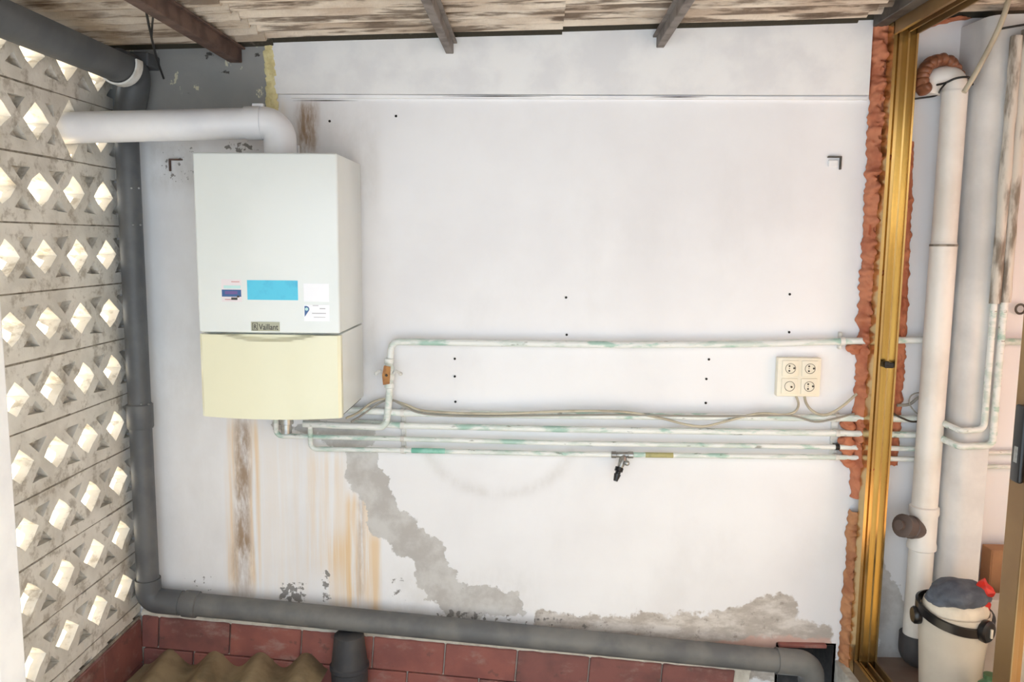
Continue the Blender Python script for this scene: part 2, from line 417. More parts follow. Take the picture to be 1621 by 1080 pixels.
# projecting upper band with its lip
bxl, bxr = W(434,110).x, W(1374,110).x; bz = W(900,152).z
bm = B(); N_ = 60
for i in range(N_):
    x0 = bxl+(bxr-bxl)*i/N_; x1 = bxl+(bxr-bxl)*(i+1)/N_
prism(bm, [(bxl,bz),(bxr,bz+.004),(bxr,roofz(bxr)+.02),(bxl,roofz(bxl)-.002)], 0.001, -.022)
obj('upper_band', bm, white_paint, wall)
bm = B(); prism(bm, [(W(462,158).x,bz-.013),(bxr,bz-.010),(bxr,bz-.0012),(W(462,158).x,bz-.0012)], 0.001, -.012); obj('band_lip', bm, white_paint, wall)
# grey cement beam end, upper left
a, b = W(236, 86), W(426, 176)
bm = B(); prism(bm, [(XL-.02,b.z-.01),(b.x,b.z),(b.x,roofz(b.x)+.0),(XL-.02,roofz(XL)-.004)], .001, -.02)
obj('cement_beam', bm, cement_grey, wall)
bm = B()
for i in range(40):
    for sx in (0,1):
        z = W(432,75).z + (W(432,178).z-W(432,75).z)*i/39; r = .010+random.random()*.007
        bmesh.ops.create_icosphere(bm, subdivisions=1, radius=r, matrix=Matrix.Translation((b.x+.008+sx*.012+random.uniform(-.005,.005), -.016, z)) @ Matrix.Diagonal((1,.7,1.3,1)))
obj('foam_seam', bm, foam_yellow, wall, True)
for xa, xb, yy in ((700,872,152.4),(1030,1120,153.6),(462,566,158.5)):
    a_, b_ = W(xa,yy,-.022), W(xb,yy,-.022); bm = B(); yq = -.022 if yy < 157 else -.012
    prism(bm, [(a_.x,a_.z),((a_.x+b_.x)/2,(a_.z+b_.z)/2-.0014),(b_.x,b_.z),((a_.x+b_.x)/2,(a_.z+b_.z)/2+.0014)], yq+.001, yq-.0004); obj('crack', bm, dark_hole, wall)
# plug holes
for px, py in ((627,184),(522,192),(896,471),(1250,466),(897,530),(1249,526),(720,568),(720,596),(721,636),(1122,569),(1118,600),(1117,638)):
    p = W(px, py); bm = B(); lathe(bm, [(.0,.0),(.0040,.0),(.0044,.0025),(.0028,.003),(.0,.0012)], frame_at(p, (0,-1,0)), 10); obj('wall_plug', bm, dark_hole, wall, True)

# skirting of red clay tiles, falling to the right like the drain
ta, tb = W(246, 973, -.014), W(1200, 1062, -.014)
tslope = math.atan2(tb.z-ta.z, tb.x-ta.x); td = Vector((math.cos(tslope),0,math.sin(tslope))); tn = Vector((-math.sin(tslope),0,math.cos(tslope)))
TW, TH = .268, .128
jx = W(367,1000,-.014).x
bm = B(); box(bm, (-TW/2+.0025,-.014,-TH+.0025), (TW/2-.0025,.012,-.0025), .003, 1)
tile_me = mesh_of(bm, 'tile'); tile_me.materials.append(tile_red)
tile_me2 = tile_me.copy(); tile_me2.materials.clear(); tile_me2.materials.append(tile_dark)
c0 = ta + td*((jx-ta.x)/td.x)
for row in range(3):
    for k in range(-1, 9):
        off = (k+.5)*TW + (TW/2 if row % 2 else 0)
        p = c0 + td*off - tn*(row*TH)
        if p.x-TW/2 < XL-.02-TW*.4 or p.x+TW/2 > nx0+.03: continue
        o = bpy.data.objects.new('tile', tile_me if random.random() < .75 else tile_me2); C.objects.link(o); o.parent = wall
        o.location = (p.x, p.y+random.uniform(-.001,.001), p.z); o.rotation_euler = (0, -tslope, 0)
for row in range(2):
    x1_ = (c0 - td*TW - tn*(row*TH)).x - .003 - (TW/2-.0 if 0 else 0); x0_ = XL+.018
    if row == 1: x1_ = (c0 - td*TW*.5 - tn*TH).x - .003
    zz = (ta + td*((x0_+x1_)/2-ta.x)/td.x - tn*(row*TH)).z; w_ = (x1_-x0_)/2
    if w_ < .01: continue
    bm = B(); box(bm, (-w_,-.014,-TH+.0025), (w_,.012,-.0025), .003, 1); ct = mesh_of(bm, 'cut_tile'); ct.materials.append(tile_dark)
    o = bpy.data.objects.new('cut_tile', ct); C.objects.link(o); o.parent = wall; o.location = ((x0_+x1_)/2, ta.y, zz); o.rotation_euler = (0,-tslope,0)
bm = B(); q = [ta - td*.05 + tn*.0, ta+td*2.22]
prism(bm, [((q[0]-tn*.42).x,(q[0]-tn*.42).z),((q[1]-tn*.42).x,(q[1]-tn*.42).z),(q[1].x,q[1].z-.002),(q[0].x,q[0].z-.002)], .01, -.0135)
obj('tile_grout', bm, mortar_light, wall)
bm = B(); n = 110; 
prof = []
for i in range(n+1):
    p = q[0] + (q[1]-q[0])*(i/n); w = noise.noise(Vector((i*.35,0,3)))
    h = .018 + .012*w; d = .022+.008*noise.noise(Vector((i*.5,9,3)))
    prof.append([bm.verts.new(p+v) for v in (tn*-.006+Vector((0,.014-d,0)), tn*(h*.5)+Vector((0,.014-d*.9,0)), tn*h+Vector((0,.014,0)))])
for u, v in zip(prof, prof[1:]):
    for k in range(2): bm.faces.new((u[k], v[k], v[k+1], u[k+1]))
obj('mortar_fillet', bm, mortar_light, wall, True)

# ------------------------------------------------------------------ left lattice wall
PW, PH, T = .176, .1985, .080
p0 = L(164, 311, XL)                                   # a diamond centre seen in the photo
YD, ZD = p0.y, p0.z
ztile = W(232, 974).z
def lattice_mesh(name, hw=.063, hh=.053, cut=0, jit=0.0, pockets=True):
    """block in local coords: x depth (0 = inside face, -T outside), y width, z height; centre at diamond"""
    W2, H2 = PW/2, PH/2-.0028+jit*random.uniform(-.3,.3)
    j = lambda s=1: random.uniform(-jit, jit)*s
    tw, t0, t1 = .041, .060, .021
    o2 = []
    if pockets:
        o2 = [(-W2,-H2),(W2,-H2),(W2,-t0),(W2-tw+j(),-t0+j()),(W2,-t1),(W2,t1),(W2-tw+j(),t0+j()),(W2,t0),(W2,H2),(-W2,H2),(-W2,t0),(-W2+tw+j(),t0+j()),(-W2,t1),(-W2,-t1),(-W2+tw+j(),-t0+j()),(-W2,-t0)]
    else: o2 = [(-W2,-H2),(W2,-H2),(W2,H2),(-W2,H2)]
    hole = [(0+j(),-hh+j()),(hw*.5+j(),-hh*.5+j()),(hw+j(),0+j()),(hw*.5+j(),hh*.5+j()),(0+j(),hh+j()),(-hw*.5+j(),hh*.5+j()),(-hw+j(),0+j()),(-hw*.5+j(),-hh*.5+j())]
    rect = [(-W2,-H2),(W2,-H2),(W2,H2),(-W2,H2)]
    bm = B()
    def face(loops, x):
        flat = [p for l in loops for p in l]; vs_ = [bm.verts.new((x, a, b)) for a, b in flat]
        for t in tessellate_polygon([[Vector((a,b,0)) for a,b in l] for l in loops]):
            try: bm.faces.new([vs_[i] for i in t])
            except ValueError: pass
    face([o2, hole], 0); face([rect, [(a*1.0,b*1.0) for a,b in hole]], -T)
    def wall_(pts, x0, x1):
        n = len(pts)
        for i in range(n):
            a, b = pts[i], pts[(i+1)%n]
            bm.faces.new([bm.verts.new((x0,*a)), bm.verts.new((x0,*b)), bm.verts.new((x1,*b)), bm.verts.new((x1,*a))])
    wall_(hole, 0, -T); wall_(rect, -.028 if pockets else 0, -T)
    if pockets:
        wall_(o2, 0, -.028)
        for s in (o2[2:5], o2[5:8], o2[10:13], o2[13:16]): bm.faces.new([bm.verts.new((-.028,*p)) for p in s])
    bmesh.ops.remove_doubles(bm, verts=bm.verts[:], dist=1e-5)
    me = mesh_of(bm, name); me.materials.append(block_mat); return me
blocks = [lattice_mesh('breeze_block', jit=.004) for _ in range(5)]
flue_block = lattice_mesh('breeze_block_broken', .078, .090, jit=.003, pockets=False)
bm = B(); NR0, NR1, NC = -9, 2, 13
yend = YD+PW/2 - PW*NC
for k in range(NR0, NR1+2):
    z = ZD+PH*k-PH/2; 
    box(bm, (XL-T+.004, yend, z-.0032), (XL-.0025, -.001, z+.0032))
box(bm, (XL-T, YD+PW/2+.03, ZD+PH*NR0-PH/2), (XL+.004, .02, ZD+PH*(NR1+.5)))   # mortar in the corner
lat = obj('wall_left', bm, mortar, None, base=(XL, 0, FLOOR_P)); setp(lat, 'pierced breeze block lattice wall with diamond openings', kind='structure')
off = wloc(lat)
FL_COL, FL_ROW = 1, None
pf = L(118, 200, XL); FL_ROW = round((pf.z-ZD)/PH); FL_COL = round((YD-pf.y)/PW)
for k in range(NR0, NR1+1):
    for c in range(NC):
        me_ = flue_block if (k == FL_ROW and c == FL_COL) else random.choice(blocks)
        o = bpy.data.objects.new('breeze_block', me_); C.objects.link(o); o.parent = lat
        o.location = Vector((XL+random.uniform(-.0004,.0004), YD-PW*c, ZD+PH*k)) - off
# cut blocks in the corner, one per course
W2 = .034
def cut_mesh():
    bm = B(); tw, t0, t1, H2 = .041*.75, .060, .021, PH/2-.003
    o2 = [(-W2/2,-H2),(W2/2,-H2),(W2/2,H2),(-W2/2,H2),(-W2/2,t0),(-W2/2+tw,t0),(-W2/2,t1),(-W2/2,-t1),(-W2/2+tw,-t0),(-W2/2,-t0)]
    vs_ = [bm.verts.new((0,*p)) for p in o2]
    for t in tessellate_polygon([[Vector((*p,0)) for p in o2]]): bm.faces.new([vs_[i] for i in t])
    n = len(o2)
    for i in range(n):
        a, b = o2[i], o2[(i+1)%n]; bm.faces.new([vs_[i], vs_[(i+1)%n], bm.verts.new((-.03,*b)), bm.verts.new((-.03,*a))])
    bm.faces.new([bm.verts.new((-.03,*p)) for p in ((-W2/2,-H2),(W2/2,-H2),(W2/2,H2),(-W2/2,H2))])
    bmesh.ops.remove_doubles(bm, verts=bm.verts[:], dist=1e-5); me = mesh_of(bm, 'cut_block'); me.materials.append(block_mat); return me
cm = cut_mesh()
for k in range(NR0, NR1+1):
    o = bpy.data.objects.new('cut_block', cm); C.objects.link(o); o.parent = lat
    o.location = Vector((XL+.0005, YD+PW/2+W2/2, ZD+PH*k)) - off
# red tiles along the foot of the lattice
bm = B(); box(bm, (-.002,-TW/2+.002,-TH*1.3), (.016,TW/2-.002,0), .003, 1); ltile = mesh_of(bm, 'tile'); ltile.materials.append(tile_dark)
for k in range(5):
    for r in range(2):
        o = bpy.data.objects.new('tile', ltile); C.objects.link(o); o.parent = lat
        o.location = Vector((XL, -.03-TW*(k+.5), ztile-r*TH*1.32)) - off
bm = B(); box(bm, (XL-.06,-1.5,FLOOR_P), (XL,0,ztile-.004)); box(bm, (XL-.001,-1.4,ztile-.004), (XL+.008,-.02,ztile+.008), .003); obj('footing', bm, mortar, lat)

# white jamb close to the lens, left
pj = W(24, 785, -1.42)
bm = B(); box(bm, (pj.x-.085,-1.5,FLOOR_P), (pj.x,-1.42,2.25), .006); setp(obj('trim_1', bm, white_paint), 'white painted jamb close by on the left', kind='structure')

# ------------------------------------------------------------------ floors, right wall
bm = B(); box(bm, (XL-.1,-2.0,FLOOR_P-.05), (XFR0,.02,FLOOR_P)); setp(obj('floor_patio', bm, floor_pat_mat), 'dark grey patio floor', kind='structure')  # kept dark and cut short to weaken the sunlit bounce
bm = B(); box(bm, (fx1+.001,-3.6,-.3), (XRW,.0,FZ)); setp(obj('floor', bm, floor_in_mat), 'brown room floor', kind='structure')
bm = B(); box(bm, (fx1+.05,-3.1,FZ), (XRW+.08,-3.02,2.4)); setp(obj('unseen_wall_rear', bm, white_paint), 'added unseen rear wall that dims the room on the right', kind='structure')  # added out of view so less sky light enters the room
bm = B(); box(bm, (XRW,-3.0,-.05), (XRW+.08,.05,2.4)); setp(obj('unseen_wall_right', bm, white_paint), 'added unseen wall that dims the room on the right', kind='structure')  # added out of view to block sky light and bounce the warm lamp

# ------------------------------------------------------------------ corrugated roof
roof = thing('ceiling', (0,0,rl.z), 'corrugated fibre cement roof', None, None, 'structure')
def corrugated_x(x0, x1, y0, y1, drop, name, m, parent, pitch=.078, amp=.021, ragged=0):
    """waves follow each other along y, ridges run along x"""
    n = int(abs(y1-y0)/pitch*8); nx = 14; bm = B(); lay = bm.verts.layers.float.new('mould'); rows = []
    for i in range(n+1):
        y = y0+(y1-y0)*i/n; row = []
        ra = ragged*(.5*math.sin(2*PI*y/pitch)+.5*noise.noise(Vector((y*30,5,drop*100))))
        for k in range(nx+1):
            x = x0+(x1-x0)*k/nx + (ra if k == 0 else 0)
            z = roofz(x)+drop+amp*math.sin(2*PI*y/pitch) + .003*noise.noise(Vector((x*2,y*5,1)))
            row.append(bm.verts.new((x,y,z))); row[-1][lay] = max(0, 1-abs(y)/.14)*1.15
        rows.append(row)
    for a, b in zip(rows, rows[1:]):
        for k in range(nx): bm.faces.new((a[k], a[k+1], b[k+1], b[k]))
    solid(bm, .006)
    o = obj(name, bm, m, parent, True, angle=60); return o
xs_ = W(436, 70).x
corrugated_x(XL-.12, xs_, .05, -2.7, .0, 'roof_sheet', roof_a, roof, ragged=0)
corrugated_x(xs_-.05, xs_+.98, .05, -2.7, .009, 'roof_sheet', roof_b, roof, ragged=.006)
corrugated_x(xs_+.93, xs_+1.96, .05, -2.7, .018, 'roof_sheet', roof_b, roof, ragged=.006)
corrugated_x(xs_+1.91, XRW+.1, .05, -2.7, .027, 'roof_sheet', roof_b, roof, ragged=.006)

# steel bearers carrying the sheets
def bearer(px, py, wdt, hgt, m, label):
    p = W(px, py, -.02); zt = roofz(p.x)-.023
    bm = B(); z0 = min(p.z, zt-hgt); box(bm, (p.x-wdt/2,-2.1,z0), (p.x+wdt/2,-.0225,zt), .002, 1)
    box(bm, (p.x-wdt/2-.012,-2.1,zt-.006), (p.x+wdt/2+.012,-.0225,zt))
    return setp(obj('roof_bearer', bm, m), label, 'beam', 'steel bearers under the roof')
bearer(374, 95, .042, .05, brown_steel, 'thick dark brown roof bearer above the boiler flue')
bearer(712, 76, .026, .04, grey_steel, 'thin grey roof bearer above the middle of the white wall')
bearer(1045, 65, .026, .04, grey_steel, 'thin grey roof bearer above the right part of the white wall')
# loose black wires
wA = [L(228,0,W(238,60,-.5).x), W(240,60,-.45), W(246,85,-.3), W(258,122,-.03)]
bm = B(); tube(bm, smoothpath([W(226,-30,-.62), W(231,15,-.55), W(240,60,-.42), W(248,92,-.22), W(259,124,-.04)]), .0035, 8)
setp(obj('loose_wire', bm, black_wire, None, True), 'long black wire hanging from the roof down to the grey cement beam', 'wire')
bm = B(); tube(bm, smoothpath([W(243,-30,-.62), W(243,15,-.56), W(241,40,-.48), W(240,58,-.425)]), .003, 8)
setp(obj('loose_wire', bm, black_wire, None, True), 'short black wire joining the long hanging wire below the roof', 'wire')

# ------------------------------------------------------------------ gutter and drain pipes
gp = W(216, 112, -.075); XG, ZG = gp.x, gp.z; GR = .058
gut = thing('roof_gutter', (XG,-.075,ZG-GR), 'dark grey half round gutter running along the top of the lattice wall', 'gutter')
bm = B(); rows = []
for y in (-2.0, -.19):
    rows.append([bm.verts.new((XG+GR*math.cos(a), y, ZG+GR*math.sin(a)*1.05)) for a in [PI*.92+ (PI*1.16)*k/18 for k in range(19)]])
for k in range(18): bm.faces.new((rows[0][k], rows[0][k+1], rows[1][k+1], rows[1][k]))
solid(bm, .004)
obj('channel', bm, gutter_grey, gut, True)
bm = B(); rows = []
for y in (-.205, -.165):
    rows.append([bm.verts.new((XG+(GR+.009)*math.cos(a), y, ZG+(GR+.009)*math.sin(a)*1.05)) for a in [PI*.95+ (PI*1.1)*k/18 for k in range(19)]])
for k in range(18): bm.faces.new((rows[0][k], rows[0][k+1], rows[1][k+1], rows[1][k]))
solid(bm, .006)
setp(obj('bracket', bm, clip_white, gut, True), 'pale gutter bracket')
pv = W(219, 600, -.065); PR = .0385
bm = B(); tube(bm, fillet([(XG,-.2,ZG-.004),(XG,-.072,ZG-.004),(pv.x,-.065,ZG-.19)], .05), .05, 20)
obj('outlet_elbow', bm, gutter_grey, gut, True)
bm = B(); box(bm, (XG-.055,-.11,ZG+.01),(XG+.058,-.02,ZG+.055),.006); obj('end_cap', bm, gutter_grey, gut)

zb = W(240, 950, -.065).z; pe = W(1268, 1050, -.065)
dp = thing('downpipe', (pv.x,-.065,zb), 'grey downpipe standing in the corner beside the lattice wall', 'pipe')
zc1 = W(222,660,-.065).z; zc2 = W(232,920,-.065).z
bm = B(); tube(bm, [(pv.x,-.065,ZG-.18),(pv.x,-.065,zc2)], PR, 20); obj('pipe', bm, pvc_grey, dp, True)
bm = B(); lathe(bm, [(PR,.05),(PR+.006,.045),(PR+.006,-.035),(PR+.004,-.04),(PR,-.04)], Matrix.Translation((pv.x,-.065,zc1))); obj('coupling', bm, pvc_grey, dp, True)
for z_, s in ((300,1),(362,-1),(372,1)):
    pass
for py in (298, 356, 640):
    for s in (-1, 1):
        q_ = W(214+s*6+(py-300)*.045, py, -.065-PR); bm = B(); bmesh.ops.create_icosphere(bm, subdivisions=1, radius=.004, matrix=Matrix.Translation(q_)); obj('rivet', bm, chrome, dp, True)
bm = B()
pts = fillet([(pv.x,-.065,zc2+.01),(pv.x,-.065,zb),(pv.x+.12,-.065,zb+(pe.z-zb)*.12/(pe.x-pv.x))], .05)
tube(bm, pts, PR+.006, 20); obj('elbow', bm, pvc_grey, dp, True)
ws = thing('waste_pipe', ((pv.x+pe.x)/2,-.065,pe.z), 'long grey waste pipe sloping along the foot of the wall above red tiles', 'pipe')
s0 = Vector((pv.x+.11,-.065,zb+(pe.z-zb)*.11/(pe.x-pv.x)))
bm = B(); tube(bm, [s0, s0.lerp(pe, .5), pe], PR+.003, 20); obj('pipe', bm, pvc_grey_dusty, ws, True)
d_ = (pe-s0).normalized()
bm = B(); lathe(bm, [(PR,-.0),(PR+.009,.003),(PR+.009,.05),(PR,.055)], frame_at(s0+d_*.02, d_)); obj('coupling', bm, pvc_grey_dusty, ws, True)
bm = B(); tube(bm, fillet([pe-d_*.09, pe+Vector((.035,.005,-.004)), pe+Vector((.058,.03,-.16))], .06), PR+.008, 20); obj('outlet_elbow', bm, pvc_grey_dusty, ws, True)
# upright drain under the waste pipe
st = W(553, 1040, -.09)
zt = W(553, 1003, -.09).z
bm = B(); lathe(bm, [(0,.0),(.062,.0),(.066,.3+zt-.135),(.071,.3+zt-.13),(.071,.3+zt-.118),(.065,.3+zt-.113),(.053,.3+zt-.004),(.048,.3+zt),(0,.3+zt)], Matrix.Translation((st.x,-.09,FLOOR_P)), 28)
# shift so that the collar sits in view
setp(obj('floor_drain_riser', bm, pvc_dark, None, True), 'dark grey tapered drain riser under the sloping waste pipe', 'drain')

# low corrugated roof at the foot of the wall
ps = W(340, 1031, -.03); PITCH2 = .172; AMP2 = .03
x1 = W(519, 1050, -.03).x; x0 = XL+.02
bm = B(); nx = 64; rows = []
for y in np.linspace(-.022, -1.3, 16):
    row = []
    for i in range(nx+1):
        x = x0+(x1-x0)*i/nx; sk = x + (y+.03)*.10
        z = ps.z-AMP2 + AMP2*math.cos(2*PI*(sk-ps.x)/PITCH2) + .004*noise.noise(Vector((x*9,y*6,2)))
        row.append(bm.verts.new((x, y, z)))
    rows.append(row)
for a, b in zip(rows, rows[1:]):
    for k in range(nx): bm.faces.new((a[k], a[k+1], b[k+1], b[k]))
solid(bm, .008)
setp(obj('corrugated_sheet', bm, low_roof, None, True, angle=60), 'mossy brown corrugated sheet lying at the foot of the wall in the left corner', 'sheet')

# ------------------------------------------------------------------ boiler
YB = -.372
X0, X1 = W(312, 450, YB).x, W(537, 450, YB).x
Z0, Z1, ZM = W(430, 660.5, YB).z, W(430, 242, YB).z, W(430, 529, YB).z
bo = thing('gas_boiler', ((X0+X1)/2, -.19, Z0), 'white wall-hung gas boiler with a cream lower flap and stickers', 'boiler')
bm = B(); box(bm, (X0+.002,YB+.022,ZM+.004), (X1-.002,-.03,Z1), .004); obj('casing', bm, boiler_white, bo, True)
bm = B(); box(bm, (X0+.002,YB+.03,Z0+.004), (X1-.002,-.03,ZM-.0005), .003); obj('lower_casing', bm, boiler_white, bo, True)
bm = B(); box(bm, (X0,YB,ZM+.003), (X1,YB+.0215,Z1+.001), .007, 3); obj('front_panel', bm, boiler_white, bo, True)
# cream flap with finger recess along its top edge and a gently bowed face
bm = B(); nx, nz = 48, 40; g = []
za, zb_ = Z0, ZM-.003
for i in range(nx+1):
    col = []
    for k in range(nz+1):
        u, v = i/nx, k/nz; x = X0+(X1-X0)*u; z = za+(zb_-za)*v - .006*(1-(2*u-1)**2)*(1-v)
        edge = min(u, 1-u)*(X1-X0); y = YB - .010*(1-(2*u-1)**2)
        if edge < .008: y += .007*(1-edge/.008)**2
        lim = 1-.075*(1-((u-.5)/.33)**2) if abs(u-.5) < .33 else 2
        if v > lim: y += .020*min(1, (v-lim)/.03)
        col.append(bm.verts.new((x, y, z)))
    g.append(col)
for i in range(nx):
    for k in range(nz): bm.faces.new((g[i][k], g[i+1][k], g[i+1][k+1], g[i][k+1]))
for e in bmesh.ops.extrude_edge_only(bm, edges=[e for e in bm.edges if e.is_boundary])['geom']:
    if isinstance(e, bmesh.types.BMVert): e.co.y = YB+.028
obj('flap', bm, boiler_cream, bo, True, angle=30)
bm = B(); box(bm, (X0+.01,YB+.03,Z0-.004), (X1-.01,-.04,Z0+.003)); obj('underside', bm, boiler_under, bo)
def fl(px0, py0, px1, py1, name, m, th=.0006, parent=None, y=None, bev=0):
    y = YB if y is None else y
    a, b = W(px0, py0, y), W(px1, py1, y); bm = B(); box(bm, (a.x, y-th, b.z), (b.x, y-.00005, a.z)); return obj(name, bm, m, parent or bo)
s1 = fl(350,442,383,478,'service_sticker',sticker_pale)
for a in ((366,445.5,379,447,ink_red),(354,452,381,457,ink_pale),(351,458.5,382,470,sticker_navy),(356,461,376,466,sticker_purple),(366,471,376,475,ink_dark),(375,468,379,471,ink_dark),(356,473.5,366,475,ink_red)):
    fl(*a[:4], 'print', a[4], .0002, s1, YB-.0006-(.0002 if a[4] in (ink_red,ink_dark,sticker_purple) else 0))
setp(s1, 'pale service sticker with a blue and purple band')
s2 = fl(391,443.5,472,475.5,'cyan_sticker',sticker_blue); setp(s2, 'worn cyan sticker')
s3 = fl(480.5,449,521,478,'white_sticker',sticker_white); setp(s3, 'blank white sticker')
s4 = fl(481,482.5,522,509,'white_sticker',sticker_white); setp(s4, 'white sticker with a blue drop mark')
for a in ((495,483.5,504,484.5),(506,488,515,489.5),(494,495.5,516,497),(497,502,515,503)): fl(*a, 'print', ink_grey, .0002, s4, YB-.0006)
bm = B(); cc = W(486, 489.5, YB); r = .0095
pts = [(cc.x-.0075, cc.z+r)] + [(cc.x-.002+r*math.sin(a), cc.z+r*math.cos(a)) for a in np.linspace(0, 2.4, 10)] + [(cc.x-.0075, cc.z-.024)]
prism(bm, pts, YB-.0006, YB-.0009); obj('drop_mark', bm, sticker_navy, s4)
bm = B(); lathe(bm, [(0,.0009),(.005,.0009),(.005,.0012),(0,.0012)], frame_at((cc.x-.001,YB,cc.z), (0,-1,0)), 16); obj('drop_eye', bm, ink_pale, s4)
pl = fl(397.5,509.5,443,524.5,'name_plate',plate_grey,.0015)
def text_mesh(txt, size, loc, m, name, parent, bold=0, sx=1.0, ext=.0004):
    cu = bpy.data.curves.new(name, 'FONT'); cu.body = txt; cu.size = size; cu.extrude = ext; cu.offset = bold; cu.align_x = 'LEFT'
    t = bpy.data.objects.new('tmp', cu); C.objects.link(t); bpy.context.view_layer.update()
    me = bpy.data.meshes.new_from_object(t.evaluated_get(bpy.context.evaluated_depsgraph_get())); bpy.data.objects.remove(t)
    me.name = name; me.transform(Matrix.Translation(loc) @ Matrix.Rotation(PI/2, 4, 'X') @ Matrix.Diagonal((sx,1,1,1)))
    return obj(name, me, m, parent)
tp = W(410, 522, YB-.0015)
text_mesh('Vaillant', .0255, (tp.x, YB-.0017, tp.z), ink_dark, 'lettering', pl, .0003, .80)
e0, e1 = W(399.5,511,YB), W(408.5,523,YB); bm = B(); y = YB-.0015
t = .0017
for a, b in (((e0.x,e1.z),(e0.x+t,e0.z)),((e1.x-t,e1.z),(e1.x,e0.z)),((e0.x,e0.z-t),(e1.x,e0.z)),((e0.x,e1.z),(e1.x,e1.z+t))): box(bm, (a[0],y-.0005,a[1]), (b[0],y,b[1]))
obj('emblem_frame', bm, ink_dark, pl)
text_mesh('R', .021, (e0.x+.0035, y-.0002, e1.z+.004), ink_dark, 'emblem', pl, .0003, .85)
# fittings under the boiler
bm = B(); c = W(453, 672, -.2); 
lathe(bm, [(.0,-.03),(.018,-.03),(.018,.0),(.024,.002),(.024,.022),(.014,.024),(.014,.07),(0,.07)], Matrix.Translation(c), 18); obj('gas_union', bm, chrome, bo, True)
for px in (440, 492, 470):
    c = W(px, 668, -.15); bm = B(); tube(bm, [(c.x,-.15,Z0+.0),(c.x,-.15,Z0-.035)], .011, 12); lathe(bm, [(.011,0),(.018,0),(.018,.016),(.011,.016)], Matrix.Translation((c.x,-.15,Z0-.02)), 6); obj('pipe_nut', bm, chrome, bo)

# flue
fc = W(444, 236, -.205); zf = W(400, 194, -.205).z; xe = XL
yfl = YD-PW*FL_COL; zfl = ZD+PH*FL_ROW
pA = Vector((fc.x, -.205, Z1+.0015)); pB = Vector((fc.x, -.205, zf)); 
fe = L(140, 204, XL+.05); pC = Vector((XL-.12, fe.y*.5+yfl*.5, fe.z*.5+zfl*.5))
fu = thing('boiler_flue', pA, 'white flue pipe rising from the boiler and leaving through the lattice wall', 'flue pipe')
FR = .049
path = fillet([pA, pB, pC], .075, 12)
dirC = (pC-pB).normalized()
i_end = len(path)-2
bm = B(); tube(bm, path[:-1], FR+.0025, 26); obj('elbow', bm, pvc_white, fu, True)
bm = B(); tube(bm, [path[-2]-dirC*.02, path[-2]+dirC*.3, pC], FR, 26); obj('pipe', bm, pvc_white, fu, True)
bm = B(); lathe(bm, [(FR,0),(FR+.0042,.0),(FR+.0042,.05),(FR,.05)], frame_at(path[-2]+dirC*.002, dirC), 26); obj('collar', bm, pvc_white, fu, True)
bm = B(); q_ = path[-2]+dirC*.012; box(bm, q_+Vector((-.018,-.008,FR-.002)), q_+Vector((.018,.008,FR+.012)), .002); obj('clamp_tab', bm, pvc_white, fu)
bm = B(); lathe(bm, [(0,0),(.005,0),(.005,.05),(0,.05)], Matrix.Translation((W(472,238,-.12).x,-.12,Z1+.001)), 10)
setp(obj('vent_stub', bm, pvc_white, None, True), 'tiny white stub standing on the boiler top beside the flue elbow', 'stub')

# ------------------------------------------------------------------ painted copper pipes
YP = -.032
def wv(px, py, y=YP): return W(px, py, y)
def copper(pts, r, label, bend=.022):
    bm = B(); tube(bm, fillet(pts, bend), r, 12)
    return setp(obj('copper_pipe', bm, pipe_paint, None, True), label, 'pipe', 'painted copper pipes on the wall')
copper([wv(480,671,-.05), wv(611,677,-.05), wv(615,640,-.045), wv(617,612,-.04)], .0125, 'painted copper pipe bending up from below the boiler to the shut-off valve', .03)
copper([wv(617,570,-.04), wv(620,541,-.034), wv(760,543), wv(980,546), wv(1180,545), wv(1350,540), wv(1480,538), wv(1640,542)], .0118, 'uppermost painted copper pipe running right from the valve above the sockets', .03)
copper([wv(540,648,-.03), wv(640,654), wv(900,658), wv(1330,662), wv(1500,664)], .0125, 'top pipe of the four low painted copper pipes, right under the cables')
copper([wv(560,669,-.018), wv(640,674), wv(900,680), wv(1330,686), wv(1500,690)], .0115, 'second pipe from the top of the four low painted copper pipes')
copper([wv(437,660,-.045), wv(437,690,-.034), wv(640,695), wv(900,702), wv(1330,708), wv(1500,712)], .009, 'third pipe from the top of the low four, starting under the boiler')
copper([wv(491,672,-.05), wv(492,711,-.034), wv(640,713), wv(900,719), wv(1330,724), wv(1500,729)], .009, 'lowest painted copper pipe, the one carrying the tap')
# a pipe's joints
def sleeve(px0, py0, px1, py1, r, m, label, y=YP):
    a, b = wv(px0,py0,y), wv(px1,py1,y); bm = B(); lathe(bm, [(r*.85,0),(r,.002),(r,(b-a).length-.002),(r*.85,(b-a).length)], frame_at(a, b-a), 14)
    return setp(obj('pipe_sleeve', bm, m, None, True), label, 'pipe fitting')
verdigris = mat('verdigris', (118,186,164), (150,206,190), 30, rough=.6)
olive = mat('olive_tape', (176,170,118), (150,146,104), 40, rough=.6)
sleeve(651,713.3,705,714.4,.0096,verdigris,'green corroded stretch on the lowest copper pipe by the pipe strap')
sleeve(1021,720.4,1066,721,.0096,olive,'olive tape wrapped round the lowest copper pipe right of the tap')
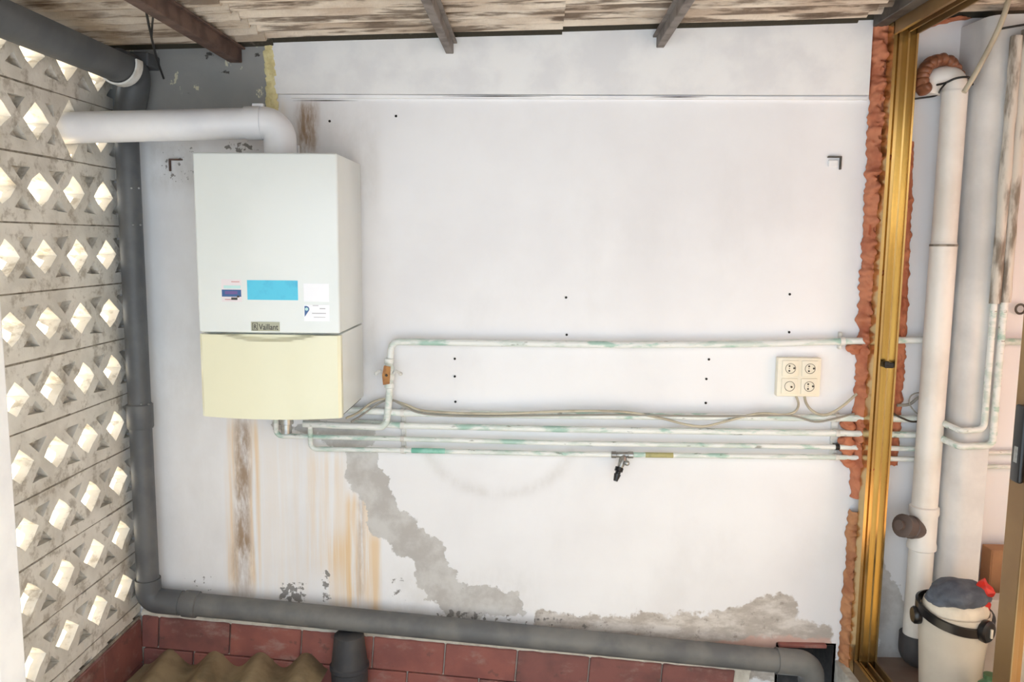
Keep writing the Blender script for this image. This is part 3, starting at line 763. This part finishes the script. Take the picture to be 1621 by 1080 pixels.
# straps
def strap(name, pts, w, label, cat='pipe strap', n=None):
    t = thing(name, wv(*pts[-1]), label, cat)
    a, b = wv(*pts[0]), wv(*pts[-1]); bm = B(); box(bm, (min(a.x,b.x)-w/2,-.006,b.z), (max(a.x,b.x)+w/2,-.0005,a.z), .002, 1); obj('back_strip', bm, clip_white, t)
    return t
for nm, px, ys, y0, y1, lab in (('pipe_strap', 637, (654,674,695,713), 642, 722, 'white strap holding the four low copper pipes near the boiler'),
                         ('pipe_strap', 1325, (662,686,708,724), 655, 732, 'white strap holding the four low copper pipes below the sockets')):
    t = strap(nm, [(px,y0),(px,y1)], .017, lab)
    for k, yy in enumerate(ys):
        c = wv(px, yy); bm = B(); r = (.0145,.0135,.011,.011)[k]
        lathe(bm, [(r-.002,-.007),(r,-.007),(r,.007),(r-.002,.007)], frame_at(c, (1,0,0)), 14); box(bm, (c.x-.007,c.y+r*.6,c.z-r*.8),(c.x+.007,-.0005,c.z+r*.8)); obj('clip', bm, clip_white if not (px == 1325 and k == 2) else black_plastic, t, True)
t = thing('pipe_clip', wv(1333,556), 'small white clip on the uppermost copper pipe beside the orange foam', 'pipe clip')
c = wv(1333,540.6); bm = B(); lathe(bm, [(.012,-.008),(.015,-.008),(.015,.008),(.012,.008)], frame_at(c,(1,0,0)),14); obj('ring', bm, clip_white, t, True)
bm = B(); box(bm, (c.x-.005,-.02,c.z-.03),(c.x+.005,-.0005,c.z+.03),.002,1); obj('base', bm, clip_white, t)

# shut-off valve
vc = wv(616, 591, -.042)
va = thing('shutoff_valve', (vc.x,vc.y,vc.z-.05), 'shut-off valve with an orange-brown lever on the upright copper pipe', 'valve')
bm = B(); lathe(bm, [(.010,-.055),(.017,-.052),(.017,-.036),(.013,-.032),(.019,-.018),(.019,.018),(.013,.032),(.017,.036),(.017,.052),(.010,.055)], Matrix.Translation(vc), 16); obj('body', bm, pipe_paint, va, True)
bm = B(); tube(bm, [vc, vc+Vector((0,-.04,0))], .008, 12); obj('stem', bm, chrome, va, True)
bm = B(); prism(bm, [(vc.x-.013+dx,vc.z+dz) for dx,dz in ((0,-.034),(.022,-.030),(.026,.030),(.004,.034),(-.003,.0))], vc.y-.040, vc.y-.048); obj('lever', bm, brass_handle, va)
bm = B(); lathe(bm, [(0,0),(.005,0),(.004,.004),(0,.005)], frame_at(vc+Vector((-.001,-.048,0)),(0,-1,0)), 8); obj('lever_screw', bm, socket_dark, va, True)
for s in (-1,1):
    bm = B(); tube(bm, smoothpath([vc+Vector((s*.016,-.012,0)), vc+Vector((s*.028,-.016,.010)), vc+Vector((s*.042,-.016,.002))]), .005, 8)
    bmesh.ops.create_icosphere(bm, subdivisions=2, radius=.0075, matrix=Matrix.Translation(vc+Vector((s*.043,-.016,.001)))); obj('wing', bm, clip_white, va, True)
# tap
tc = wv(985, 720.2)
tp_ = thing('garden_tap', tc+Vector((0,0,-.07)), 'small metal tap with a black nozzle on the lowest copper pipe', 'tap')
bm = B(); lathe(bm, [(.009,-.040),(.0125,-.038),(.0125,-.022),(.0105,-.02),(.0105,.02),(.0125,.022),(.0125,.038),(.009,.040)], frame_at(tc,(1,0,0)),14); obj('tee', bm, chrome, tp_, True)
dn = Vector((-.35,-.45,-1)).normalized()
bm = B(); tube(bm, [tc+Vector((.006,0,0)), tc+dn*.02+Vector((.008,0,0)), tc+dn*.048+Vector((.006,0,0))], .013, 14, rfun=lambda u: .010+.005*math.sin(u*PI)); obj('body', bm, chrome, tp_, True)
bm = B(); bmesh.ops.create_icosphere(bm, subdivisions=2, radius=.010, matrix=Matrix.Translation(tc+Vector((.014,-.03,-.022)))); obj('knob', bm, chrome, tp_, True)
n0 = tc+dn*.048+Vector((.004,0,0)); bm = B(); lathe(bm, [(0,0),(.015,0),(.015,.014),(.0095,.016),(.0095,.024),(.0125,.025),(.0075,.05),(0,.05)], frame_at(n0,dn),12); obj('nozzle', bm, black_plastic, tp_, True)

# cables
def cable(pts, r, m, label, y=-.05):
    P = [W(p[0], p[1], p[2] if len(p) > 2 else y) for p in pts]
    bm = B(); tube(bm, smoothpath(P, 6), r, 8); return setp(obj('cable', bm, m, None, True), label, 'cable', 'cables along the copper pipes')
cable([(548,662,-.09),(566,654,-.05),(590,637,-.03),(612,632,-.026),(640,640,-.028),(668,650,-.048),(720,654,-.05),(800,655,-.05),(900,651,-.05),(984,652,-.05),(1040,661,-.05),(1085,672,-.052),(1115,675,-.052),(1150,667,-.052),(1200,655,-.05),(1240,657,-.05),(1258,652,-.045),(1264,640,-.035),(1259,624,-.02)], .0044, cable_cream, 'cream cable running along the pipes from the boiler to the sockets')
cable([(556,668,-.09),(575,656,-.05),(600,639,-.03),(618,633,-.03),(640,643,-.032),(670,655,-.052),(740,659,-.052),(850,658,-.053),(980,657,-.052),(1100,659,-.052),(1180,659,-.052),(1250,658,-.052),(1290,668,-.052),(1322,663,-.052),(1352,655,-.03)], .0036, cable_grey, 'thin greyish cable lying on the top one of the low copper pipes')
cable([(1273,624,-.02),(1276,638,-.035),(1285,650,-.045),(1300,657,-.05),(1316,654,-.05),(1334,643,-.045),(1356,624,-.03)], .0048, cable_cream, 'cream cable looping from the sockets into the orange foam')
cable([(1420,642,-.03),(1440,640,-.03),(1456,628,-.03),(1478,622,-.03)], .0055, cable_grey, 'thick grey cable between the gold window jamb and the white soil pipe')
cable([(1470,662,-.03),(1452,655,-.04),(1440,640,-.045),(1442,627,-.045),(1456,622,-.04),(1470,630,-.035)], .0024, cable_grey, 'thin looped wire beside the white soil pipe')
cable([(1414,655,-.04),(1430,663,-.045),(1446,668,-.045),(1470,664,-.04)], .0034, socket_dark, 'dark wire across the low pipes beside the window jamb')

# sockets
sa, sb = W(1228,564.5), W(1293,626)
so_ = thing('socket_box', ((sa.x+sb.x)/2,0,sb.z), 'cream surface box with four power outlets on the white wall', 'power outlets')
sw, sh = sb.x-sa.x, sa.z-sb.z
bm = B(); box(bm, (sa.x,-.030,sb.z), (sb.x,-.0005,sa.z), .004); obj('box', bm, socket_cream, so_, True)
for i in range(2):
    for k in range(2):
        cx_ = sa.x+sw*(.285+.45*i); cz = sb.z+sh*(.27+.46*k); s = sw*.185
        bm = B(); box(bm, (cx_-s,-.034,cz-s), (cx_+s,-.0295,cz+s), .002, 2); fp = obj('outlet', bm, socket_cream, so_, True)
        bm = B(); lathe(bm, [(0,-.0),(.0165,-.0),(.0178,.0012),(.019,.0012),(.019,0)], frame_at((cx_,-.0338,cz),(0,-1,0)), 22)
        obj('rim', bm, socket_cream, fp, True)
        bm = B(); lathe(bm, [(.0165,.0),(.0180,.0),(.0180,.0014),(.0165,.0014)], frame_at((cx_,-.034,cz),(0,-1,0)), 22); obj('ring_groove', bm, socket_dark if not (i == 0 and k == 0) else socket_dark, fp)
        if not (i == 0 and k == 0):
            for dx, dz, r in ((-.004,.0085,.0034),(-.004,-.0085,.0034),(.0125,.001,.0036),(-.004,0,.0016)):
                bm = B(); lathe(bm, [(0,.0006),(r,.0006),(r,.0010),(0,.0010)], frame_at((cx_+dx,-.034,cz+dz),(0,-1,0)), 10); obj('contact', bm, socket_dark, fp)
        else:
            bm = B(); lathe(bm, [(0,.0006),(.0035,.0006),(.0035,.004),(0,.004)], frame_at((cx_+.006,-.034,cz-.002),(0,-1,0)), 10); obj('knob', bm, socket_dark, fp)

# wall hooks
for px, py, s, m, lab in ((270,253,1,brown_steel,'rusty dark angle hook on the wall left of the boiler'),(1330,249,-1,dark_steel,'dark angle hook at the upper right of the white wall')):
    p = W(px, py); bm = B(); l1, l2 = (.044,.04) if s > 0 else (.044,.042); h = .0026
    box(bm, (min(p.x,p.x+s*l1),-.012,p.z-h), (max(p.x,p.x+s*l1),-.0005,p.z+h), .001, 1); box(bm, (p.x-h,-.012,p.z-l2), (p.x+h,-.0005,p.z+h), .001, 1)
    setp(obj('wall_hook', bm, m), lab, 'hook')
p = W(1316, 258); bm = B(); box(bm, (p.x-.012,-.008,p.z-.014), (p.x+.022,-.0005,p.z+.010), .004); setp(obj('plaster_pad', bm, white_paint), 'white plaster lump beside the right angle hook', 'plaster')

# ------------------------------------------------------------------ gold sliding window frame at right
zt_ = W(1410, 30, -.08).z; zb2 = W(1362, 1064, -.08).z
wf = thing('window_1', (fx0,-.03,zb2), 'gold aluminium sliding window frame set across the wall', None, None, 'structure')
def rail_profile():
    w = fx1-fx0   # (across, proud of seat)
    return [(0,0),(0,.050),(.010,.050),(.010,.020),(.020,.020),(.020,.042),(.026,.042),(.026,.020),(w-.030,.020),(w-.030,.042),(w-.024,.042),(w-.024,.020),(w-.006,.020),(w-.006,.050),(w,.050),(w,0)]
pr = rail_profile()
def sweep(o, u, v, ln, name, m, length):
    """profile (u across, v proud) extruded along ln"""
    bm = B(); o, u, v, ln = Vector(o), Vector(u), Vector(v), Vector(ln)
    a = [bm.verts.new(o+u*p+v*q) for p, q in pr]; b = [bm.verts.new(o+u*p+v*q+ln*length) for p, q in pr]; n = len(pr)
    for i in range(n): bm.faces.new((a[i], a[(i+1)%n], b[(i+1)%n], b[i]))
    for t in tessellate_polygon([[Vector((p,q,0)) for p,q in pr]]):
        bm.faces.new([a[i] for i in t]); bm.faces.new([b[i] for i in t])
    return obj(name, bm, m, wf)
sweep((fx0,-.046,zb2), (1,0,0), (0,-1,0), (0,0,1), 'jamb', gold, zt_-zb2)
sweep((fx0,-.09,zt_), (1,0,0), (0,0,-1), (0,-1,0), 'head_rail', bronze, 2.3)
sweep((fx0,-.09,zb2), (1,0,0), (0,0,1), (0,-1,0), 'sill_rail', bronze, 2.3)
bm = B(); box(bm, (fx0-.045,-2.39,zt_-.012), (fx0-.001,-.03,zt_+.04), .002, 1); box(bm, (fx0-.001,-2.39,zt_+.001), (fx1+.0,-.03,zt_+.03)); obj('head_beam', bm, dark_steel, wf)
p = W(1406, 577, -.09); bm = B(); box(bm, (p.x-.014,-.100,p.z-.012), (p.x+.016,-.066,p.z+.008), .003); box(bm, (p.x-.016,-.104,p.z-.006), (p.x-.002,-.08,p.z+.012), .002); obj('catch', bm, black_plastic, wf)
bm = B(); box(bm, (fx0-.03,-2.5,FLOOR_P), (fx1,-.001,zb2)); setp(obj('trim_2', bm, mortar_light), 'pale kerb under the window frame', kind='structure')
# sliding leaf
ye = L(1606, 700, fx1-.028).y; lx0, lx1 = fx1-.034, fx1-.004
lf = thing('sliding_leaf', (lx0,ye,zb2+.03), 'bronze sliding window leaf with a black pull handle at the right edge', 'window leaf')
bm = B(); box(bm, (lx0,ye-.075,zb2+.03), (lx1,ye,zt_-.03), .003); obj('stile', bm, bronze, lf)
bm = B(); box(bm, (lx0,ye-1.05,zb2+.03), (lx1,ye-.975,zt_-.03), .003); obj('stile', bm, bronze, lf)
for za_, zb3 in ((zb2+.03, zb2+.10), (zt_-.09, zt_-.03)):
    bm = B(); box(bm, (lx0+.001,ye-.974,za_), (lx1-.001,ye-.076,zb3), .003); obj('rail', bm, bronze, lf)
glass = N('window_glass'); glass.b.inputs['Transmission Weight'].default_value = 1; glass.rough(.02); glass.b.inputs['IOR'].default_value = 1.45; glass.col((.95,.97,.97,1))
bm = B(); box(bm, ((lx0+lx1)/2-.002,ye-.98,zb2+.095), ((lx0+lx1)/2+.002,ye-.07,zt_-.085)); obj('pane', bm, glass.m, lf)
h0, h1 = L(1612, 640, lx0-.01), L(1608, 764, lx0-.01)
bm = B(); box(bm, (lx0-.014,ye-.062,h1.z), (lx0+.0,ye-.022,h0.z), .006, 3); hd = obj('handle', bm, black_plastic, lf, True)
bm = B(); box(bm, (lx0-.0155,ye-.05,h1.z+.05), (lx0-.0138,ye-.036,h1.z+.09), .0005, 1); obj('handle_lever', bm, chrome, hd)

# ------------------------------------------------------------------ expanding foam beside the jamb
def foam_strip(name, line, hw, d, label, m=foam, n=230, seed=0, yb=-.001, cat='foam'):
    """line: list of (px, py) on the wall from top to bottom; hw half width in m"""
    pts = [W(x, y) for x, y in line]; bm = B(); rows = []; K = 14
    lens = [0]
    for a, b in zip(pts, pts[1:]): lens.append(lens[-1]+(b-a).length)
    for i in range(n+1):
        s = lens[-1]*i/n; j = max(k for k in range(len(lens)-1) if lens[k] <= s+1e-9); c = pts[j].lerp(pts[j+1], (s-lens[j])/(lens[j+1]-lens[j]))
        row = []
        for k in range(K+1):
            a = PI*k/K; lob = noise.noise(Vector((s*42+seed, math.cos(a)*1.6, seed))); lob2 = noise.noise(Vector((s*17+seed, math.cos(a)*1.1, seed+5)))
            ew = hw*(1+.20*abs(lob)*2-.12+.30*lob2); ed = d*(.75+.55*abs(lob)*1.6+.35*lob2)
            lump = abs(math.sin(s*55+2.5*noise.noise(Vector((s*6,seed,k*.15)))))**.6
            ew *= .86+.16*lump; ed *= .7+.4*lump
            row.append(bm.verts.new((c.x-ew*math.cos(a), yb-max(.002, ed*math.sin(a)), c.z + .006*noise.noise(Vector((s*30,a*2,seed+9))))))
        rows.append(row)
    for u, v in zip(rows, rows[1:]):
        for k in range(K): bm.faces.new((u[k], u[k+1], v[k+1], v[k]))
    return setp(obj(name, bm, m, None, True, angle=80), label, cat)
foam_strip('expanding_foam', [(1396,40),(1391,110),(1388,200),(1381,350),(1373,480),(1366,620),(1361,720),(1358,786)], .034, .052, 'long lumpy orange foam seam between white wall and gold jamb', seed=1, n=330)
foam_low = mat('foam_ochre', (186,132,92), (160,104,72), 12, rough=.85, bump=.35, bscale=50)
foam_strip('expanding_foam', [(1354,806),(1350,870),(1345,940),(1341,1000),(1337,1062)], .028, .042, 'short ochre foam seam at the foot of the gold jamb', foam_low, 110, seed=7)
foam_strip('expanding_foam', [(1437,225),(1435,300),(1430,420),(1425,540),(1417,660),(1411,735)], .019, .020, 'thin orange foam seam on the room side of the jamb', seed=3, n=200)
foam_strip('expanding_foam', [(1420,62),(1450,44),(1480,36),(1520,30)], .036, .03, 'red-brown foam patch under the roof above the white soil pipe', seed=11, n=60)
for i, (px, py) in enumerate(((1343,672),(1341,698),(1341,713),(1342,730),(1351,552))):
    p = W(px, py, -.02); bm = B(); bmesh.ops.create_icosphere(bm, subdivisions=3, radius=.020)
    for v in bm.verts: v.co *= 1+.5*noise.noise(v.co*60+Vector((i*7,0,0))); v.co.x *= 1.3
    bm.transform(Matrix.Translation(p))
    setp(obj('foam_lump', bm, foam, None, True), ('orange foam lump between the two upper of the four low copper pipes', 'orange foam lump between the second and third low copper pipes', 'orange foam lump between the two lowest copper pipes', 'orange foam lump just below the lowest copper pipe', 'orange foam lump under the uppermost copper pipe')[i], 'foam')

# ------------------------------------------------------------------ room behind: pillar, soil pipe, conduits
PY = -.155
pxl, pxr = W(1516, 700, PY).x, W(1583, 500, PY).x
bm = B(); r = .045; pts = [(pxl-.012, 0.0)] + [(pxl+r-r*math.cos(a), PY+r-r*math.sin(a)) for a in np.linspace(0, PI/2, 8)] + [(pxr,PY),(pxr,0)]
lo_ = [bm.verts.new((x,y,FZ)) for x,y in pts]; hi_ = [bm.verts.new((x,y,roofz(x)-.02)) for x,y in pts]; n = len(pts)
for i in range(n): bm.faces.new((lo_[i], lo_[(i+1)%n], hi_[(i+1)%n], hi_[i]))
bm.faces.new(lo_); bm.faces.new(hi_)
pil_mat = mat('pillar_paint', (228,226,224), (206,204,202), 4, .4, .7, rough=.75, bump=.25, bscale=18)
setp(obj('wall_pillar', bm, pil_mat, None, True, angle=50), 'white plastered pillar behind the soil pipe', kind='structure')

YS = -.085
sp0, sp1 = W(1504,170,YS), W(1449,1000,YS); SR = .042
spx = lambda py: W(1487,480,YS).x
sx = spx(0)
so2 = thing('soil_pipe', (sx,YS,FZ+.001), 'white soil pipe standing in front of the wall right of the gold jamb', 'pipe')
def zs_(py, px=1480): return W(px, py, YS).z
pt = W(1500,118,YS).z
soil_mat = mat('soil_pipe_paint', (232,228,222), (216,210,202), 5, .4, .7, rough=.45, bump=.1)
bm = B(); tube(bm, [(sx,YS,zs_(145)),(sx,YS,zs_(388))], SR-.003, 24); obj('upper_pipe', bm, soil_mat, so2, True)
bm = B(); lathe(bm, [(SR-.003,zs_(382)),(SR+.001,zs_(390)),(SR,zs_(396)),(SR,zs_(815))], Matrix.Translation((sx,YS,0)), 24); obj('middle_pipe', bm, soil_mat, so2, True)
bm = B(); lathe(bm, [(SR-.003,zs_(386)),(SR+.0016,zs_(387)),(SR+.0016,zs_(390)),(SR-.003,zs_(391))], Matrix.Translation((sx,YS,0)), 24); setp(obj('joint_seam', bm, mortar, so2, True), 'dirty joint line')
bm = B(); lathe(bm, [(SR,zs_(800)),(SR+.006,zs_(802)),(SR+.007,zs_(812)),(SR+.003,zs_(816)),(SR+.003,zs_(858)),(SR+.006,zs_(861)),(SR+.006,zs_(868)),(SR,zs_(870))], Matrix.Translation((sx,YS,0)), 24); obj('branch_fitting', bm, soil_mat, so2, True)
bm = B(); tube(bm, [(sx,YS,zs_(866)),(sx,YS,zs_(1012))], SR-.001, 24); obj('lower_pipe', bm, soil_mat, so2, True)
bm = B(); tube(bm, fillet([(sx,YS,zs_(150)),(sx,YS,zs_(121)),(sx-.060,-.052,zs_(121)),(sx-.068,-.048,zs_(146))], .034), SR-.006, 24); obj('top_elbow', bm, soil_mat, so2, True)
bm = B(); tube(bm, fillet([(sx,YS,zs_(1004)),(sx,YS,FZ+.06),(sx+.05,YS+.03,FZ+.056)], .03), SR+.010, 22); setp(obj('foot_elbow', bm, pvc_dark, so2, True), 'dark grey foot elbow')
ax = Vector((-.86,-.42,.26)).normalized(); c = Vector((sx,YS,W(1455,838,YS).z))
bm = B(); lathe(bm, [(.030,.0),(.036,.02),(.037,.055),(.040,.057),(.040,.066),(.037,.068),(.037,.092),(.040,.095),(.040,.108),(.030,.112),(.018,.113),(.018,.126),(0,.126)], frame_at(c, ax), 22); setp(obj('cleanout_cap', bm, pvc_brown, so2, True), 'brown-grey capped side branch')
# foam round the top elbow
bm = B()
for i, (px, py, r) in enumerate(((1462,140,.02),(1459,130,.018),(1460,121,.017),(1463,113,.018),(1467,106,.018),(1473,100,.019),(1481,97,.019),(1490,96,.019),(1499,98,.018),(1506,102,.017),(1512,109,.016),(1517,118,.014))):
    c = W(px, py, -.072); bmesh.ops.create_icosphere(bm, subdivisions=3, radius=r*1.15, matrix=Matrix.Translation(c) @ Matrix.Diagonal((1,1.7,1,1)))
for v in bm.verts: v.co += v.co.normalized()*0 + Vector((1,1,1))*.006*noise.noise(v.co*45)
setp(obj('foam_collar', bm, foam_brown, None, True), 'shiny brown foam collar round the top elbow of the soil pipe', 'foam')
# black wire round the pipe top
zw = zs_(132)
bm = B(); tube(bm, smoothpath([W(1434,128,-.02), W(1442,133,-.03), W(1470,135.5,-.06), (sx-.048,YS-.02,zw-.004), (sx-.02,YS-.045,zw+.008), (sx+.02,YS-.045,zw+.010), (sx+.048,YS-.015,zw-.006)]), .0035, 8)
setp(obj('tie_wire', bm, black_wire, None, True), 'black wire tied round the top of the soil pipe', 'wire')
bm = B(); tube(bm, smoothpath([W(1434,158,-.006), W(1460,155,-.02), W(1482,151,-.05), W(1490,140,-.11), (sx-.04,YS-.025,zw)]), .003, 8)
setp(obj('tie_wire', bm, black_wire, None, True), 'thin black wire rising from the ledge to the soil pipe', 'wire')
bm = B(); tube(bm, smoothpath([W(1578,47,PY-.006), W(1598,43,PY-.03), W(1640,36,PY-.03)]), .0035, 8)
setp(obj('tie_wire', bm, black_wire, None, True), 'black wire crossing in front of the lagged pipes under the roof', 'wire')
# diagonal cream conduit
bm = B(); tube(bm, smoothpath([W(1526,146,PY-.02), W(1545,115,PY-.02), W(1568,72,PY-.02), W(1584,38,PY-.025), W(1596,2,PY-.03), W(1600,-25,PY-.03)]), .0085, 10)
setp(obj('conduit', bm, cable_cream, None, True), 'slanting cream conduit across the pillar top', 'conduit')
# lagged pipes down the pillar's right edge
XA, XB = W(1575, 470, PY-.02).x, W(1591, 470, PY-.02).x
def lagged(xx, ztop_, zmid, zlow, xcorner, yback, label, r1, r2):
    t = thing('lagged_pipe', (xx, PY-.02, zlow), label, 'pipe', 'lagged pipes beside the pillar')
    bm = B(); n = 40; tube(bm, [(xx,PY-.022,ztop_+(zmid-ztop_)*i/n) for i in range(n+1)], r1, 14, rfun=lambda u: r1*(1+.16*noise.noise(Vector((u*14,xx*9,0))))); obj('lagging', bm, lagging, t, True)
    bm = B(); tube(bm, fillet([(xx,PY-.018,zmid+.02),(xx,PY-.018,zlow),(xcorner,PY-.018,zlow-.006),(xcorner-.025,PY+.03,zlow+.004),(xcorner-.03,-.03,zlow+.012)], .022), r2, 12); obj('pipe', bm, pipe_paint, t, True)
lagged(XA, W(1590,60,PY).z, W(1574,480,PY).z, W(1556,678,PY).z, pxl-.002, 0, 'left lagged pipe on the pillar, its bare end turning left at the upper elbow', .017, .0105)
lagged(XB, W(1608,50,PY).z, W(1590,478,PY).z, W(1560,703,PY).z, pxl-.003, 0, 'right lagged pipe on the pillar, its bare end turning left at the lower elbow', .017, .0115)
for py, lab in ((717,'upper of the two thin pipes on the wall right of the pillar'),(739,'lower of the two thin pipes on the wall right of the pillar')):
    bm = B(); tube(bm, [W(1560,py,-.02), W(1640,py,-.02)], .008, 10); setp(obj('thin_pipe', bm, pipe_paint, None, True), lab, 'pipe')
# little ring hook
p = W(1612, 489, -.004); bm = B(); tube(bm, [p+Vector((.016*math.cos(a),-.012,.016*math.sin(a))) for a in np.linspace(0, 2*PI, 20)], .004, 8); tube(bm, [p+Vector((.016,-.012,0)), p+Vector((.03,-.012,0)), p+Vector((.03,.003,0))], .004, 8)
setp(obj('ring_hook', bm, dark_steel, None, True), 'small metal ring hook on the pinkish wall above the black handle', 'hook')

# ------------------------------------------------------------------ bin and boxes
bc = W(1512, 960, -.30); BR = .112; ZR = W(1512, 965, -.30).z
wb = thing('waste_bin', (bc.x,-.30,FZ+.001), 'cream waste bin with a black rim and handle below the soil pipe', 'bin')
def oval(r, z, k=.86, n=32): return [Vector((bc.x+r*math.cos(2*PI*i/n), -.30+r*k*math.sin(2*PI*i/n), z)) for i in range(n)]
def loft(bm, rings, close=True):
    R = [[bm.verts.new(p) for p in r] for r in rings]
    for a, b in zip(R, R[1:]):
        n = len(a)
        for i in range(n): bm.faces.new((a[i], a[(i+1)%n], b[(i+1)%n], b[i]))
    return R
bm = B(); R = loft(bm, [oval(.085,FZ+.001), oval(.088,FZ+.006), oval(.108,ZR-.03), oval(.110,ZR), oval(.104,ZR), oval(.1,ZR-.06), oval(.08,FZ+.02)]); bm.faces.new(R[0]); bm.faces.new(R[-1]); obj('bucket', bm, bin_cream, wb, True)
bm = B()   # black rim band tilting down at the front, with two lugs
R = [[],[],[],[]]
for i in range(40):
    a = 2*PI*i/40; tilt = -.030*max(0, -math.sin(a))+.012*max(0,math.sin(a)) - .012*math.cos(a)
    for k, (r, h) in enumerate(((.112,-.016),(.120,-.014),(.120,.014),(.112,.016))): R[k].append(bm.verts.new((bc.x+r*math.cos(a), -.30+r*.86*math.sin(a), ZR-.004+h+tilt)))
for k in range(4):
    for i in range(40): bm.faces.new((R[k][i], R[k][(i+1)%40], R[(k+1)%4][(i+1)%40], R[(k+1)%4][i]))
rim = obj('rim_band', bm, black_plastic, wb, True)
for a, s in ((math.radians(-62), 1), (math.radians(172), .8)):
    c = Vector((bc.x+.118*math.cos(a), -.30+.118*.86*math.sin(a), ZR-.02-.010*s)); out = Vector((math.cos(a), math.sin(a)*.86, 0)).normalized()
    bm = B(); lathe(bm, [(0,-.012),(.034*s,-.012),(.036*s,-.004),(.036*s,.006),(.030*s,.012),(0,.013)], frame_at(c, out), 22); obj('lug', bm, black_plastic, rim, True)
c = Vector((bc.x+.125*math.cos(-.85), -.30+.125*.86*math.sin(-.85), ZR-.035)); 
bm = B(); c = Vector((bc.x+.134*math.cos(-1.08), -.30+.134*.86*math.sin(-1.08), ZR-.03)); box(bm, c+Vector((-.004,-.006,-.016)), c+Vector((.004,.002,.014)), .002); obj('latch', bm, bag_white, rim)
# liner bag bulging over the rim
bm = B(); R = loft(bm, [[p+Vector((0,0,.004*noise.noise(p*30))) for p in oval(r, ZR+h)] for r, h in ((.100,-.03),(.101,.01),(.095,.030),(.082,.042),(.05,.046))]); bm.faces.new(R[-1])
setp(obj('bin_liner', bm, bag_white, None, True), 'pale liner bag bulging out of the bin', 'bag')
bm = B(); bmesh.ops.create_icosphere(bm, subdivisions=4, radius=1)
for v in bm.verts:
    n_ = v.co.copy(); f = 1+.16*noise.noise(n_*2.3)+.10*abs(noise.noise(n_*5.5)); v.co = Vector((n_.x*.092*f, n_.y*.072*f, max(-.03, n_.z*.042*f)))
    if n_.x < -.35: v.co.z -= .030*(-n_.x-.35)
bm.transform(Matrix.Translation((bc.x+.0,-.315,ZR+.062))); setp(obj('grey_cloth', bm, cloth_grey, None, True, angle=80), 'crumpled slate grey cloth lying on top of the bin', 'cloth')
bm = B()
for q_, r in ((Vector((0,0,0)),.026),(Vector((.022,.0,.014)),.022),(Vector((.012,-.004,-.016)),.024),(Vector((-.014,.002,.008)),.018)):
    bmesh.ops.create_icosphere(bm, subdivisions=2, radius=r, matrix=Matrix.Translation(q_))
for v in bm.verts: v.co *= 1+.45*noise.noise(v.co*70)
bm.transform(Matrix.Scale(1.25,4)); pr_ = W(1541, 943, -.33); bm.transform(Matrix.Translation((pr_.x,-.33,pr_.z)))
setp(obj('red_wrapper', bm, red_plastic), 'crumpled bright red wrapper on top of the grey cloth', 'wrapper')
# boxes
a, b = W(1562,866,-.06), W(1600,866,-.06)
t = thing('cardboard_box', ((a.x+b.x)/2,-.07,FZ), 'tall brown cardboard box standing against the wall behind the bin', 'box')
bm = B(); box(bm, (a.x,-.09,FZ+.001), (a.x+.20,-.03,a.z), .003); obj('carton', bm, cardboard, t)
bm = B(); box(bm, (a.x+.005,-.0915,a.z-.2), (a.x+.03,-.0895,a.z-.002)); obj('flap', bm, cardboard, t)
a = W(1553,948,-.20); bm = B(); box(bm, (a.x,-.21,FZ+.001), (a.x+.17,-.15,a.z), .003); t = setp(obj('white_carton', bm, white_card), 'white carton between the bin and the cardboard box', 'box')
a = W(1566,1003,-.37); bm = B(); box(bm, (bc.x+.125,-.42,FZ+.001), (bc.x+.24,-.36,a.z), .004); setp(obj('cream_carton', bm, bin_cream), 'low cream carton right beside the bin', 'box')
a = W(1558,1068,-.46); bm = B(); lathe(bm, [(0,0),(.03,0),(.032,.01),(.032,a.z-FZ-.035),(.018,a.z-FZ-.02),(.016,a.z-FZ-.014),(.019,a.z-FZ-.013),(.019,a.z-FZ),(0,a.z-FZ)], Matrix.Translation((a.x+.018,-.46,FZ+.001)), 18); setp(obj('green_bottle', bm, green_plastic, None, True), 'green bottle top in front of the bin at the frame bottom', 'bottle')
